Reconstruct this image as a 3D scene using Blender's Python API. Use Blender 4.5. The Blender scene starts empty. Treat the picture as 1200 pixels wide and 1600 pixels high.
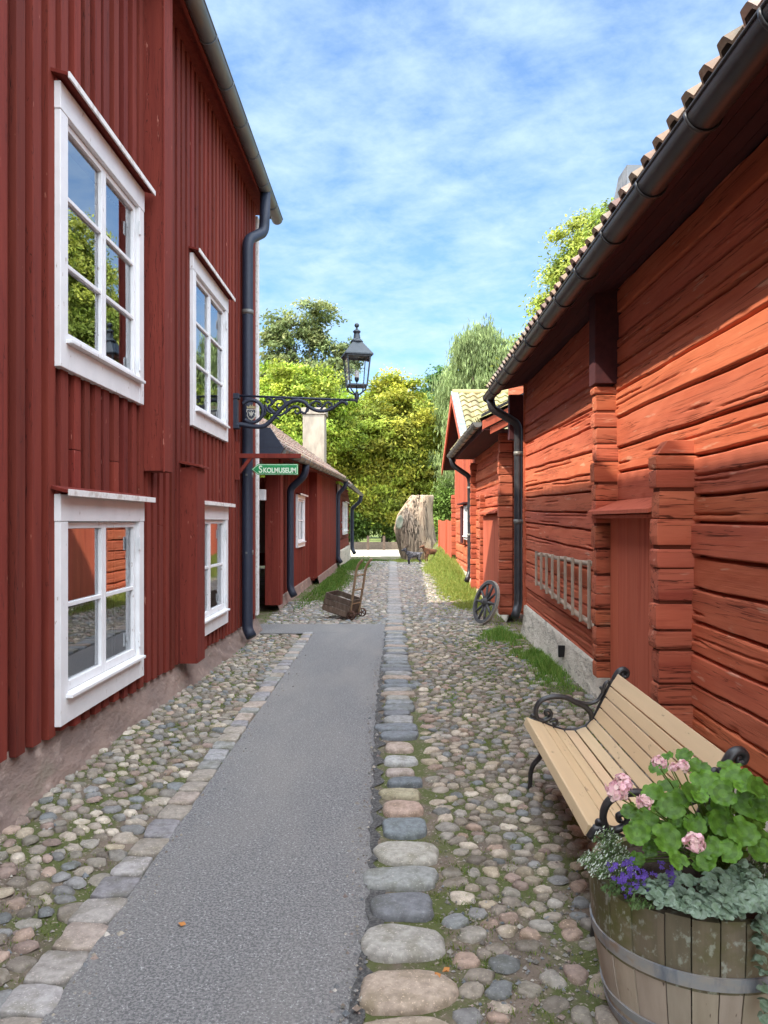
import bpy, math, random
import numpy as np
from mathutils import Vector, Matrix, kdtree
rnd = random.Random(7)
PI = math.pi
F = 1200.0; CX = 612.0; CY = 815.0; CH = 1.6
def P(px, py, Y): return ((px-CX)/F*Y, Y, CH-(py-CY)/F*Y)
scene = bpy.context.scene
COL = scene.collection

# ------------------------------------------------------------------ helpers
def wloc(o):
    v = Vector((0,0,0))
    while o is not None:
        v += o.location; o = o.parent
    return v
def tag(o, label=None, cat=None, group=None, kind=None):
    if label: o['label'] = label
    if cat: o['category'] = cat
    if group: o['group'] = group
    if kind: o['kind'] = kind
    return o
def thing(name, label, cat, loc=(0,0,0), group=None):
    o = bpy.data.objects.new(name, None); o.empty_display_size = .1
    COL.objects.link(o); o.location = loc
    return tag(o, label, cat, group)

class MB:
    """collects primitives in world coordinates"""
    def __init__(s): s.v=[]; s.f=[]; s.c=[]; s.m=[]; s.col=(1,1,1); s.mi=0; s.sm=[]; s.smooth=False
    def add(s, vs, fs):
        b=len(s.v); s.v += [tuple(v) for v in vs]
        for f in fs:
            s.f.append(tuple(b+i for i in f)); s.c.append(s.col); s.m.append(s.mi); s.sm.append(s.smooth)
    def box(s, x0,x1,y0,y1,z0,z1, M=None):
        vs=[(x,y,z) for x in (x0,x1) for y in (y0,y1) for z in (z0,z1)]
        if M is not None: vs=[M@Vector(v) for v in vs]
        s.add(vs, [(0,1,3,2),(4,6,7,5),(0,4,5,1),(2,3,7,6),(0,2,6,4),(1,5,7,3)])
    def hexa(s, a, b):
        """a,b: two quads (4 pts each) joined"""
        s.add(list(a)+list(b), [(3,2,1,0),(4,5,6,7),(0,1,5,4),(1,2,6,5),(2,3,7,6),(3,0,4,7)])
    def prism(s, poly, axis, a, b):
        n=len(poly)
        def mk(p,t):
            if axis=='y': return (p[0],t,p[1])
            if axis=='x': return (t,p[0],p[1])
            return (p[0],p[1],t)
        vs=[mk(p,a) for p in poly]+[mk(p,b) for p in poly]
        fs=[tuple(range(n))[::-1], tuple(range(n,2*n))]+[(i,(i+1)%n,(i+1)%n+n,i+n) for i in range(n)]
        s.add(vs,fs)
    def tube(s, path, r, n=8, cap=True, sq=None):
        path=[Vector(p) for p in path]; k=len(path)
        R=r if isinstance(r,(list,tuple)) else [r]*k
        ring=[]; up=None; vs=[]
        for i,p in enumerate(path):
            t=(path[min(i+1,k-1)]-path[max(i-1,0)])
            if t.length<1e-9: t=Vector((0,0,1))
            t.normalize()
            if up is None:
                up=Vector((0,1,0)) if abs(t.y)<.9 else Vector((1,0,0))
            a=(up-t*up.dot(t))
            if a.length<1e-6: a=Vector((1,0,0))-t*t.x
            a.normalize(); up=a; b=t.cross(a)
            for j in range(n):
                th=2*PI*j/n+(PI/4 if n==4 else 0)
                ca,sa=math.cos(th)*R[i],math.sin(th)*R[i]
                if sq: ca*=sq
                vs.append(p+a*ca+b*sa)
        fs=[]
        for i in range(k-1):
            for j in range(n):
                fs.append((i*n+j,i*n+(j+1)%n,(i+1)*n+(j+1)%n,(i+1)*n+j))
        if cap: fs.append(tuple(range(n))[::-1]); fs.append(tuple((k-1)*n+j for j in range(n)))
        s.add(vs,fs)
    def lathe(s, prof, c, n=16, a0=0, a1=2*PI, axis='z'):
        full=abs(a1-a0-2*PI)<1e-6; m=n if full else n+1; vs=[]
        for r,h in prof:
            for j in range(m):
                th=a0+(a1-a0)*j/n
                x,y=math.cos(th)*r,math.sin(th)*r
                if axis=='z': vs.append((c[0]+x,c[1]+y,c[2]+h))
                elif axis=='y': vs.append((c[0]+x,c[1]+h,c[2]+y))
                else: vs.append((c[0]+h,c[1]+x,c[2]+y))
        fs=[]
        for i in range(len(prof)-1):
            for j in range(n if full else n):
                j2=(j+1)%m if full else j+1
                fs.append((i*m+j,i*m+j2,(i+1)*m+j2,(i+1)*m+j))
        s.add(vs,fs)
    def build(s, name, mats, parent=None, bevel=0, xf=None):
        me=bpy.data.meshes.new(name)
        off=wloc(parent) if parent is not None else Vector((0,0,0))
        vs=s.v
        if xf is not None: vs=[xf@Vector(v) for v in vs]
        me.from_pydata([(v[0]-off.x,v[1]-off.y,v[2]-off.z) for v in vs],[],s.f)
        if not isinstance(mats,(list,tuple)): mats=[mats]
        for m in mats: me.materials.append(m)
        n=len(s.f)
        me.polygons.foreach_set('material_index', s.m)
        me.polygons.foreach_set('use_smooth', s.sm)
        at=me.color_attributes.new('Col','FLOAT_COLOR','CORNER')
        tot=[len(f) for f in s.f]
        arr=np.repeat(np.array([(c[0],c[1],c[2],1) for c in s.c],dtype=np.float32),tot,axis=0).ravel()
        at.data.foreach_set('color',arr)
        me.update()
        o=bpy.data.objects.new(name,me); COL.objects.link(o); o.parent=parent
        if bevel:
            b=o.modifiers.new('Bevel','BEVEL'); b.width=bevel; b.segments=2; b.limit_method='ANGLE'; b.angle_limit=.7
        return o

def npmesh(name, V, Fq, C, mat, parent=None, smooth=False):
    """V (n,3), Fq (m,k) faces, C (n,3) per-vertex colour"""
    off=wloc(parent) if parent is not None else Vector((0,0,0))
    V=np.asarray(V,dtype=np.float32)-np.array([off.x,off.y,off.z],dtype=np.float32)
    Fq=np.asarray(Fq,dtype=np.int32); m,k=Fq.shape
    me=bpy.data.meshes.new(name)
    me.vertices.add(len(V)); me.vertices.foreach_set('co',V.ravel())
    me.loops.add(m*k); me.loops.foreach_set('vertex_index',Fq.ravel())
    me.polygons.add(m); me.polygons.foreach_set('loop_start',np.arange(m,dtype=np.int32)*k)
    me.polygons.foreach_set('loop_total',np.full(m,k,dtype=np.int32))
    me.polygons.foreach_set('use_smooth',np.full(m,smooth,dtype=bool))
    me.update(calc_edges=True)
    if C is None: C=np.ones((len(V),3))
    if True:
        at=me.color_attributes.new('Col','FLOAT_COLOR','POINT')
        C4=np.ones((len(V),4),dtype=np.float32); C4[:,:3]=C
        at.data.foreach_set('color',C4.ravel())
    me.materials.append(mat)
    o=bpy.data.objects.new(name,me); COL.objects.link(o); o.parent=parent
    return o

def rcol(a=.85,b=1.1,w=.03):
    g=rnd.uniform(a,b); return (g*rnd.uniform(1-w,1+w),g*rnd.uniform(1-w,1+w),g*rnd.uniform(1-w,1+w))

# ------------------------------------------------------------------ materials
def mat(name, c1, c2=None, scale=(1,1,1), ns=3, lo=.35, hi=.65, rough=.8, metal=0, bump=0, bscale=None, bdist=.01, c3=None, s3=(1,1,1), lo3=.55, hi3=.75,
        attr=True, spec=.5, crack=None, transl=0, detail=6, rough2=None, c4=None, s4=(1,1,1), lo4=.6, hi4=.64, coat=0, d4=3):
    m=bpy.data.materials.new(name); m.use_nodes=True; nt=m.node_tree; N=nt.nodes; L=nt.links
    bs=N['Principled BSDF']; out=N['Material Output']
    bs.inputs['Roughness'].default_value=rough; bs.inputs['Metallic'].default_value=metal
    bs.inputs['Specular IOR Level'].default_value=spec
    tc=N.new('ShaderNodeTexCoord')
    def noise(sc, det=detail, dist=0):
        mp=N.new('ShaderNodeMapping'); mp.inputs['Scale'].default_value=sc
        L.new(tc.outputs['Object'],mp.inputs['Vector'])
        n=N.new('ShaderNodeTexNoise'); n.inputs['Scale'].default_value=1; n.inputs['Detail'].default_value=det
        n.inputs['Roughness'].default_value=.6; n.inputs['Distortion'].default_value=dist
        L.new(mp.outputs[0],n.inputs['Vector']); return n.outputs['Fac']
    def ramp(fac,lo,hi):
        r=N.new('ShaderNodeMapRange'); r.inputs['From Min'].default_value=lo; r.inputs['From Max'].default_value=hi
        L.new(fac,r.inputs['Value']); return r.outputs['Result']
    def mix(f,a,b,mode='MIX'):
        x=N.new('ShaderNodeMix'); x.data_type='RGBA'; x.blend_type=mode
        if isinstance(f,(int,float)): x.inputs['Factor'].default_value=f
        else: L.new(f,x.inputs['Factor'])
        for k,v in (('A',a),('B',b)):
            s=[i for i in x.inputs if i.name==k and i.type=='RGBA'][0]
            if isinstance(v,tuple): s.default_value=(*v,1)
            else: L.new(v,s)
        return [o for o in x.outputs if o.type=='RGBA'][0]
    col=c1
    if c2 is not None:
        col=mix(ramp(noise(tuple(ns*k for k in scale)),lo,hi),c1,c2)
    if c3 is not None:
        col=mix(ramp(noise(s3),lo3,hi3),col,c3)
    if c4 is not None:
        col=mix(ramp(noise(s4,d4),lo4,hi4),col,c4)
    ck=None
    if crack:
        cs,cw,cd=crack
        n=noise(cs,3,.6)
        a=N.new('ShaderNodeMath'); a.operation='SUBTRACT'; a.inputs[1].default_value=.5; L.new(n,a.inputs[0])
        b=N.new('ShaderNodeMath'); b.operation='ABSOLUTE'; L.new(a.outputs[0],b.inputs[0])
        c=N.new('ShaderNodeMapRange'); c.inputs['From Min'].default_value=0; c.inputs['From Max'].default_value=cw
        L.new(b.outputs[0],c.inputs['Value'])
        # only in places
        n2=noise(tuple(q*.35 for q in cs),2)
        d=N.new('ShaderNodeMapRange'); d.inputs['From Min'].default_value=.45; d.inputs['From Max'].default_value=.54
        L.new(n2,d.inputs['Value'])
        e=N.new('ShaderNodeMath'); e.operation='MAXIMUM'; L.new(c.outputs[0],e.inputs[0]); L.new(d.outputs[0],e.inputs[1])
        ck=e.outputs[0]
        dk=tuple(q*cd for q in c1)
        col=mix(ck,dk,col)
    if attr:
        at=N.new('ShaderNodeVertexColor'); at.layer_name='Col'
        col=mix(1.0,col,at.outputs['Color'],'MULTIPLY')
    if isinstance(col,tuple): bs.inputs['Base Color'].default_value=(*col,1)
    else: L.new(col,bs.inputs['Base Color'])
    if bump:
        bn=noise(bscale or (20,20,20),8)
        h=bn
        if ck is not None:
            mm=N.new('ShaderNodeMath'); mm.operation='MULTIPLY_ADD'; L.new(ck,mm.inputs[0]); mm.inputs[1].default_value=1.2; L.new(bn,mm.inputs[2]); h=mm.outputs[0]
        bp=N.new('ShaderNodeBump'); bp.inputs['Strength'].default_value=bump; bp.inputs['Distance'].default_value=bdist
        L.new(h,bp.inputs['Height']); L.new(bp.outputs[0],bs.inputs['Normal'])
    if transl:
        tr=N.new('ShaderNodeBsdfTranslucent'); ms=N.new('ShaderNodeMixShader'); ms.inputs[0].default_value=transl
        if isinstance(col,tuple): tr.inputs[0].default_value=(*col,1)
        else: L.new(col,tr.inputs[0])
        L.new(bs.outputs[0],ms.inputs[1]); L.new(tr.outputs[0],ms.inputs[2]); L.new(ms.outputs[0],out.inputs['Surface'])
    return m
def glassmat(name, ior=1.9, tint=(.9,.93,.93), rough=0):
    m=bpy.data.materials.new(name); m.use_nodes=True; nt=m.node_tree; N=nt.nodes; L=nt.links
    N.remove(N['Principled BSDF']); out=N['Material Output']
    g=N.new('ShaderNodeBsdfGlossy'); g.inputs['Roughness'].default_value=rough; g.inputs['Color'].default_value=(.95,.97,1,1)
    t=N.new('ShaderNodeBsdfTransparent'); t.inputs[0].default_value=(*tint,1)
    fr=N.new('ShaderNodeFresnel'); fr.inputs[0].default_value=ior
    ms=N.new('ShaderNodeMixShader'); L.new(fr.outputs[0],ms.inputs[0]); L.new(t.outputs[0],ms.inputs[1]); L.new(g.outputs[0],ms.inputs[2])
    L.new(ms.outputs[0],out.inputs['Surface'])
    tc=N.new('ShaderNodeTexCoord'); n=N.new('ShaderNodeTexNoise'); n.inputs['Scale'].default_value=1.6; n.inputs['Detail'].default_value=1
    L.new(tc.outputs['Object'],n.inputs['Vector'])
    b=N.new('ShaderNodeBump'); b.inputs['Strength'].default_value=.02; b.inputs['Distance'].default_value=.05; L.new(n.outputs[0],b.inputs['Height'])
    L.new(b.outputs[0],g.inputs['Normal'])
    return m

M={}
M['redboard']=mat('red_board_paint',(.145,.023,.016),(.205,.036,.023),(9,9,.6),2,.3,.7,rough=.82,bump=.35,bscale=(70,70,5),bdist=.004,c3=(.13,.022,.018),s3=(5,5,.8),lo3=.56,hi3=.8,crack=((26,26,1.6),.012,.35),c4=(.40,.16,.12),s4=(30,30,6),lo4=.70,hi4=.74,spec=.25)
M['redlog']=mat('red_log_paint',(.47,.112,.054),(.56,.16,.085),(4,.7,4),2,.3,.7,rough=.85,bump=.5,bscale=(60,3,60),bdist=.006,c3=(.36,.085,.048),s3=(4,.6,5),lo3=.50,hi3=.76,crack=((9,.5,30),.018,.22),c4=(.56,.25,.16),s4=(11,2.2,16),lo4=.64,hi4=.7,spec=.2)
M['redlogx']=mat('red_log_paint_cross',(.44,.115,.06),(.52,.155,.085),(.7,4,4),2,.3,.7,rough=.85,bump=.55,bscale=(5,60,60),bdist=.006,c3=(.27,.05,.03),s3=(.8,5,6),lo3=.52,hi3=.74,crack=((1.6,16,30),.03,.16),c4=(.56,.25,.16),s4=(3,11,16),lo4=.64,hi4=.7,spec=.2)
M['reddoor']=mat('red_door_paint',(.43,.10,.055),(.49,.125,.07),(12,12,.5),2,.35,.65,rough=.8,bump=.3,bscale=(60,60,3),bdist=.003,c3=(.30,.055,.03),s3=(8,8,.6),lo3=.55,hi3=.75,spec=.2)
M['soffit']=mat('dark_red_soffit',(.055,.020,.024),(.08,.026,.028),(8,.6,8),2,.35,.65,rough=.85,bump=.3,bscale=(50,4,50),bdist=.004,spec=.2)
M['white']=mat('white_paint',(.78,.79,.80),(.70,.71,.72),(6,6,6),1,.4,.75,rough=.5,bump=.12,bscale=(30,30,6),bdist=.002,c4=(.45,.41,.38),s4=(26,26,11),lo4=.67,hi4=.70)
M['oldwhite']=mat('flaking_white_paint',(.72,.71,.69),(.5,.44,.40),(16,16,16),1,.5,.66,rough=.65,bump=.5,bscale=(60,60,60),bdist=.003)
M['plinth']=mat('rough_plinth_plaster',(.27,.195,.16),(.19,.14,.12),(3,1.5,4),1.3,.35,.65,rough=.95,bump=.9,bscale=(9,7,14),bdist=.03,c3=(.42,.33,.28),s3=(6,5,9),lo3=.58,hi3=.75,c4=(.17,.15,.11),s4=(2.2,1.2,4),lo4=.62,hi4=.8)
M['plasterwall']=mat('whitewashed_stone',(.66,.60,.50),(.55,.49,.40),(4,4,4),1.4,.4,.7,rough=.95,bump=.9,bscale=(14,9,22),bdist=.03,crack=((7,5,13),.02,.4),c3=(.36,.32,.26),s3=(3,2,5),lo3=.6,hi3=.8)
M['metal']=mat('dark_gutter_metal',(.026,.029,.036),(.05,.05,.055),(4,2,4),1.5,.4,.7,rough=.42,metal=.25,bump=.06,bscale=(12,12,12),c3=(.16,.10,.06),s3=(7,3,7),lo3=.62,hi3=.85,spec=.6)
M['gutterold']=mat('weathered_gutter_metal',(.13,.135,.13),(.20,.195,.175),(5,2,5),1.5,.35,.7,rough=.5,metal=.3,bump=.08,bscale=(14,14,14),c3=(.24,.16,.09),s3=(5,1.2,5),lo3=.55,hi3=.8)
M['iron']=mat('black_cast_iron',(.018,.018,.019),(.035,.034,.034),(40,40,40),1,.4,.7,rough=.42,bump=.25,bscale=(120,120,120),bdist=.002,spec=.6)
M['blueiron']=mat('blue_black_painted_iron',(.009,.016,.036),(.014,.022,.045),(20,20,20),1,.4,.7,rough=.6,bump=.15,bscale=(90,90,90),bdist=.002,spec=.6)
M['lampiron']=mat('lantern_paint',(.028,.042,.055),(.045,.06,.075),(20,20,20),1,.4,.7,rough=.45,bump=.1,bscale=(60,60,60),bdist=.002)
M['tile']=mat('clay_roof_tile',(.40,.20,.12),(.30,.17,.11),(4,4,4),2,.4,.65,rough=.85,bump=.4,bscale=(40,40,40),bdist=.004,c3=(.42,.34,.24),s3=(6,6,6),lo3=.52,hi3=.7,c4=(.12,.10,.08),s4=(16,16,16),lo4=.62,hi4=.7)
M['oldtile']=mat('old_brown_roof_tile',(.25,.17,.13),(.17,.13,.105),(4,4,4),2,.4,.65,rough=.9,bump=.4,bscale=(40,40,40),bdist=.004,c3=(.30,.26,.22),s3=(5,5,5),lo3=.52,hi3=.7)
M['gutterblue']=mat('blue_grey_gutter_metal',(.10,.125,.145),(.16,.175,.18),(5,1.5,5),1.5,.35,.7,rough=.5,metal=.2,c3=(.20,.16,.11),s3=(5,1.2,5),lo3=.58,hi3=.8)
M['mosstile']=mat('mossy_yellow_roof_tile',(.30,.25,.12),(.24,.20,.11),(4,4,4),1.5,.4,.65,rough=.9,bump=.4,bscale=(40,40,40),bdist=.004,c3=(.22,.23,.08),s3=(5,5,5),lo3=.5,hi3=.7)
M['zinc']=mat('weathered_zinc',(.16,.18,.20),(.27,.29,.31),(7,7,7),1.5,.45,.6,rough=.55,metal=.3)
M['glass']=glassmat('window_glass',5.0)
M['clearglass']=glassmat('lantern_glass',1.35,(.97,.98,.97))
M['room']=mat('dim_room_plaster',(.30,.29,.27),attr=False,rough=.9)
M['curtain']=mat('white_curtain',(.75,.75,.74),attr=False,rough=.9,transl=.35)
M['slat']=mat('cream_painted_slat',(.64,.47,.28),(.59,.43,.255),(20,1.5,20),1.2,.35,.7,rough=.55,bump=.12,bscale=(50,3,50),bdist=.002,c4=(.40,.28,.17),s4=(26,8,26),lo4=.66,hi4=.70)
M['oldwood']=mat('weathered_grey_wood',(.36,.31,.26),(.26,.22,.18),(14,14,14),1,.4,.65,rough=.9,bump=.5,bscale=(60,60,20),bdist=.003,crack=((30,30,30),.02,.3))
M['ladderwood']=mat('old_ladder_wood',(.42,.33,.25),(.32,.25,.19),(14,14,5),1,.4,.65,rough=.9,bump=.4,bscale=(60,60,20),bdist=.003)
M['darkwood']=mat('dark_stained_wood',(.085,.055,.038),(.14,.10,.075),(20,20,8),1,.4,.68,rough=.85,bump=.4,bscale=(60,60,20),bdist=.003)
M['brownwood']=mat('brown_ash_wood',(.20,.125,.07),(.27,.18,.10),(12,12,4),1,.4,.65,rough=.7,bump=.3,bscale=(60,60,10),bdist=.003)
M['rust']=mat('rusty_cast_iron',(.10,.045,.028),(.055,.032,.025),(30,30,30),1,.4,.65,rough=.85,bump=.4,bscale=(80,80,80),bdist=.002)
M['stave']=mat('mossy_barrel_stave',(.22,.18,.12),(.13,.11,.07),(14,14,1.3),1.4,.35,.7,rough=.9,bump=.55,bscale=(60,60,7),bdist=.004,c3=(.12,.12,.04),s3=(5,5,9),lo3=.44,hi3=.66,c4=(.33,.35,.28),s4=(34,34,26),lo4=.55,hi4=.66,d4=12)
M['stavelow']=mat('tan_barrel_stave',(.44,.37,.29),(.35,.29,.22),(16,16,1),1.4,.35,.7,rough=.85,bump=.35,bscale=(70,70,5),bdist=.003,c4=(.10,.07,.05),s4=(34,34,7),lo4=.68,hi4=.72,c3=(.42,.35,.27),s3=(4,4,6),lo3=.5,hi3=.7)
M['hoop']=mat('galvanised_hoop',(.32,.34,.36),(.40,.37,.33),(8,8,14),1.5,.4,.65,rough=.55,metal=.25,bump=.1,bscale=(30,30,30),c3=(.15,.18,.23),s3=(12,12,3),lo3=.5,hi3=.68,c4=(.33,.22,.14),s4=(6,6,9),lo4=.62,hi4=.72)
M['soil']=mat('potting_soil',(.045,.03,.02),attr=False,bump=1,bscale=(60,60,60),rough=1)
M['dirt']=mat('sandy_dirt',(.20,.155,.12),(.12,.095,.07),(1,1,1),5,.35,.65,attr=False,rough=1,bump=1,bscale=(70,70,70),bdist=.012,c3=(.085,.10,.028),s3=(3.4,2.6,1),lo3=.43,hi3=.53,c4=(.33,.28,.23),s4=(60,60,60),lo4=.60,hi4=.66)
M['asphalt']=mat('grey_asphalt',(.225,.222,.218),(.115,.115,.118),(1,1,1),95,.43,.57,attr=False,detail=2,rough=.92,bump=.9,bscale=(120,120,120),bdist=.008,c4=(.42,.42,.41),s4=(120,120,120),lo4=.62,hi4=.66,c3=(.225,.215,.20),s3=(1.6,.5,1),lo3=.42,hi3=.8)
M['asphaltedge']=mat('dark_loose_asphalt',(.06,.06,.06),(.14,.135,.13),(1,1,1),80,.42,.62,attr=False,rough=1,bump=1,bscale=(90,90,90),bdist=.015)
M['stone']=mat('field_stone',(1.05,1.05,1.05),(.66,.65,.65),(1,1,1),30,.38,.66,rough=.85,bump=.6,bscale=(45,45,45),bdist=.008,c3=(.55,.54,.46),s3=(9,9,9),lo3=.48,hi3=.68,c4=(1.3,1.27,1.22),s4=(110,110,110),lo4=.60,hi4=.66)
M['sand']=mat('pale_gravel_road',(.46,.41,.33),(.38,.34,.27),(1,1,1),2,.4,.6,attr=False,rough=1)
M['grass']=mat('grass_blade',(1,1,1),rough=.65,transl=.3,spec=.3)
M['leaf']=mat('tree_leaf',(1,1,1),rough=.6,transl=.35,spec=.3)
M['plantleaf']=mat('plant_leaf',(1,1,1),(.68,.76,.62),(1,1,1),48,.4,.6,rough=.5,transl=.32,spec=.35,bump=.2,bscale=(120,120,120),bdist=.001)
M['petal']=mat('petal',(1,1,1),rough=.7,transl=.3,spec=.2)
M['bark']=mat('tree_bark',(.13,.10,.075),(.08,.065,.05),(8,8,2),1,.4,.6,rough=.95,bump=.8,bscale=(14,14,3),bdist=.03)
M['stump']=mat('weathered_oak_stump',(.47,.36,.26),(.28,.20,.14),(9,9,.9),1,.38,.62,rough=.95,bump=1,bscale=(13,13,1.2),bdist=.12,crack=((9,9,.55),.05,.22),c3=(.62,.44,.26),s3=(1,1,.7),lo3=.5,hi3=.7)
M['turf']=mat('turf',(.12,.16,.035),(.17,.20,.05),(1,1,1),5,.4,.6,attr=False,rough=1,bump=1,bscale=(30,30,30),bdist=.03)
M['chimney']=mat('chimney_render',(.40,.35,.28),(.28,.245,.20),(4,4,1.2),1.2,.4,.65,rough=.95,bump=.5,bscale=(12,12,6),bdist=.02)
M['greensign']=mat('green_enamel',(.006,.24,.07),attr=False,rough=.35)
M['signwhite']=mat('cream_lettering',(.62,.74,.58),attr=False,rough=.5)
M['brass']=mat('gilt_paint',(.30,.26,.13),attr=False,rough=.5)
M['crest']=mat('crest_silver_paint',(.42,.42,.36),attr=False,rough=.5)
M['bulb']=mat('milky_bulb',(.75,.75,.75),attr=False,rough=.2)
M['goatgrey']=mat('grey_goat_coat',(.03,.03,.035),(.15,.15,.17),(5,5,5),3,.45,.6,attr=False,rough=.8)
M['goatbrown']=mat('brown_goat_coat',(.15,.065,.03),(.07,.035,.02),(5,5,5),2,.45,.6,attr=False,rough=.8)
M['black']=mat('dark_opening',(.012,.011,.011),attr=False,rough=.9)
M['leafdry']=mat('dry_leaf',(.45,.19,.05),attr=False,rough=.8)

# ------------------------------------------------------------------ noise utils
def sn(seed, n=5, fmin=.3, fmax=4):
    r=np.random.RandomState(seed); fr=r.uniform(fmin,fmax,n); ph=r.uniform(0,6.28,n); am=1/np.sqrt(fr); am/=am.sum()
    return lambda u: sum(a*np.sin(f*u*2*np.pi+p) for a,f,p in zip(am,fr,ph))

# ------------------------------------------------------------------ ground
def smooth(a,b,x):
    t=np.clip((x-a)/(b-a),0,1); return t*t*(3-2*t)
def gh(x,y):
    x=np.asarray(x,float); y=np.asarray(y,float)
    h=.09*(1-smooth(-1.95,-1.2,x))*(1-smooth(5,10,y))
    h=h+.72*smooth(15,29,y)*smooth(1.3,1.88,x)*(1-smooth(34,36,y))
    h=h+.03*smooth(1.3,1.8,x)*(1-smooth(10,13,y))
    return h
xs=np.concatenate([np.linspace(-600,-12,14),np.linspace(-10,-2.6,8),np.linspace(-2.4,2.4,61),np.linspace(2.8,10,8),np.linspace(12,600,14)])
ys=np.concatenate([np.linspace(-300,-8,8),np.linspace(-6,2,9),np.linspace(2.3,36,150),np.linspace(37,60,20),np.linspace(70,900,14)])
X,Y=np.meshgrid(xs,ys); Z=gh(X,Y)
idx=np.arange(X.size).reshape(X.shape)
Fq=np.stack([idx[:-1,:-1],idx[:-1,1:],idx[1:,1:],idx[1:,:-1]],-1).reshape(-1,4)
g=npmesh('ground',np.stack([X.ravel(),Y.ravel(),Z.ravel()-.004],-1),Fq,None,M['dirt'],smooth=True)
tag(g,'sandy dirt ground between the red buildings',kind='structure')

# asphalt path
def strip(name, pts_l, pts_r, z, mtl, thick=.03):
    b=MB(); n=len(pts_l)
    for i in range(n-1):
        a,b1,c,d=pts_l[i],pts_r[i],pts_r[i+1],pts_l[i+1]
        b.hexa([(a[0],a[1],z-thick),(b1[0],b1[1],z-thick),(c[0],c[1],z-thick),(d[0],d[1],z-thick)],
               [(a[0],a[1],z),(b1[0],b1[1],z),(c[0],c[1],z),(d[0],d[1],z)])
    o=b.build(name,mtl); tag(o,kind='structure'); return o
nse=sn(3,8,.5,9); nse2=sn(4,7,.3,5)
def apath():
    yy=np.arange(-1,11.9,.05); V=[];Fc=[]
    for i,y in enumerate(yy):
        xr=-.10+.02*math.sin(y*.7)+.018*float(nse(y))-.05*float(smooth(3.2,2.3,y))
        xl=-1.11+.006*float(nse2(y))
        if y>10.9: xl=-2.15-.02
        zl=.02
        V+= [(xl,y,.012+.006*(y<10.9)),(xl+.1,y,zl),(xr-.10,y,zl),(xr-.03,y,.014),(xr,y,-.01)]
        if i:
            a=(i-1)*5; b=i*5
            for k in range(4): Fc.append((a+k,a+k+1,b+k+1,b+k))
    return npmesh('asphalt_path',V,Fc,None,M['asphalt'],smooth=True)
tag(apath(),'narrow grey asphalt path down the alley',kind='structure')
def aedge():
    V=[];Fc=[]
    for i,y in enumerate(np.arange(2,11.85,.03)):
        xr=-.10+.02*math.sin(y*.7)+.018*float(nse(y))-.05*float(smooth(3.2,2.3,y)); a=.018*math.sin(y*31)+.015*math.sin(y*17.3)
        V+=[(xr-.015+.3*a,y,.006),(xr+.035+a,y,.004)]
        if i: b=i*2; Fc.append((b-2,b-1,b+1,b))
    return npmesh('asphalt_edge_grit',V,Fc,None,M['asphaltedge'])
tag(aedge(),'dark loose grit along the asphalt edge',kind='structure')

# road beyond
b=MB()
b.add([(-60,33,.004),(60,37,.004),(60,46,.004),(-60,42,.004)],[(0,1,2,3)])
tag(b.build('road',M['sand']),'pale sunlit gravel road crossing at the end of the alley',kind='structure')
b=MB(); b.add([(-200,42.2,.003),(200,46.2,.003),(200,200,.003),(-200,200,.003)],[(0,1,2,3)])
tag(b.build('lawn',M['turf']),'lawn behind the gravel road',kind='structure')

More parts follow.
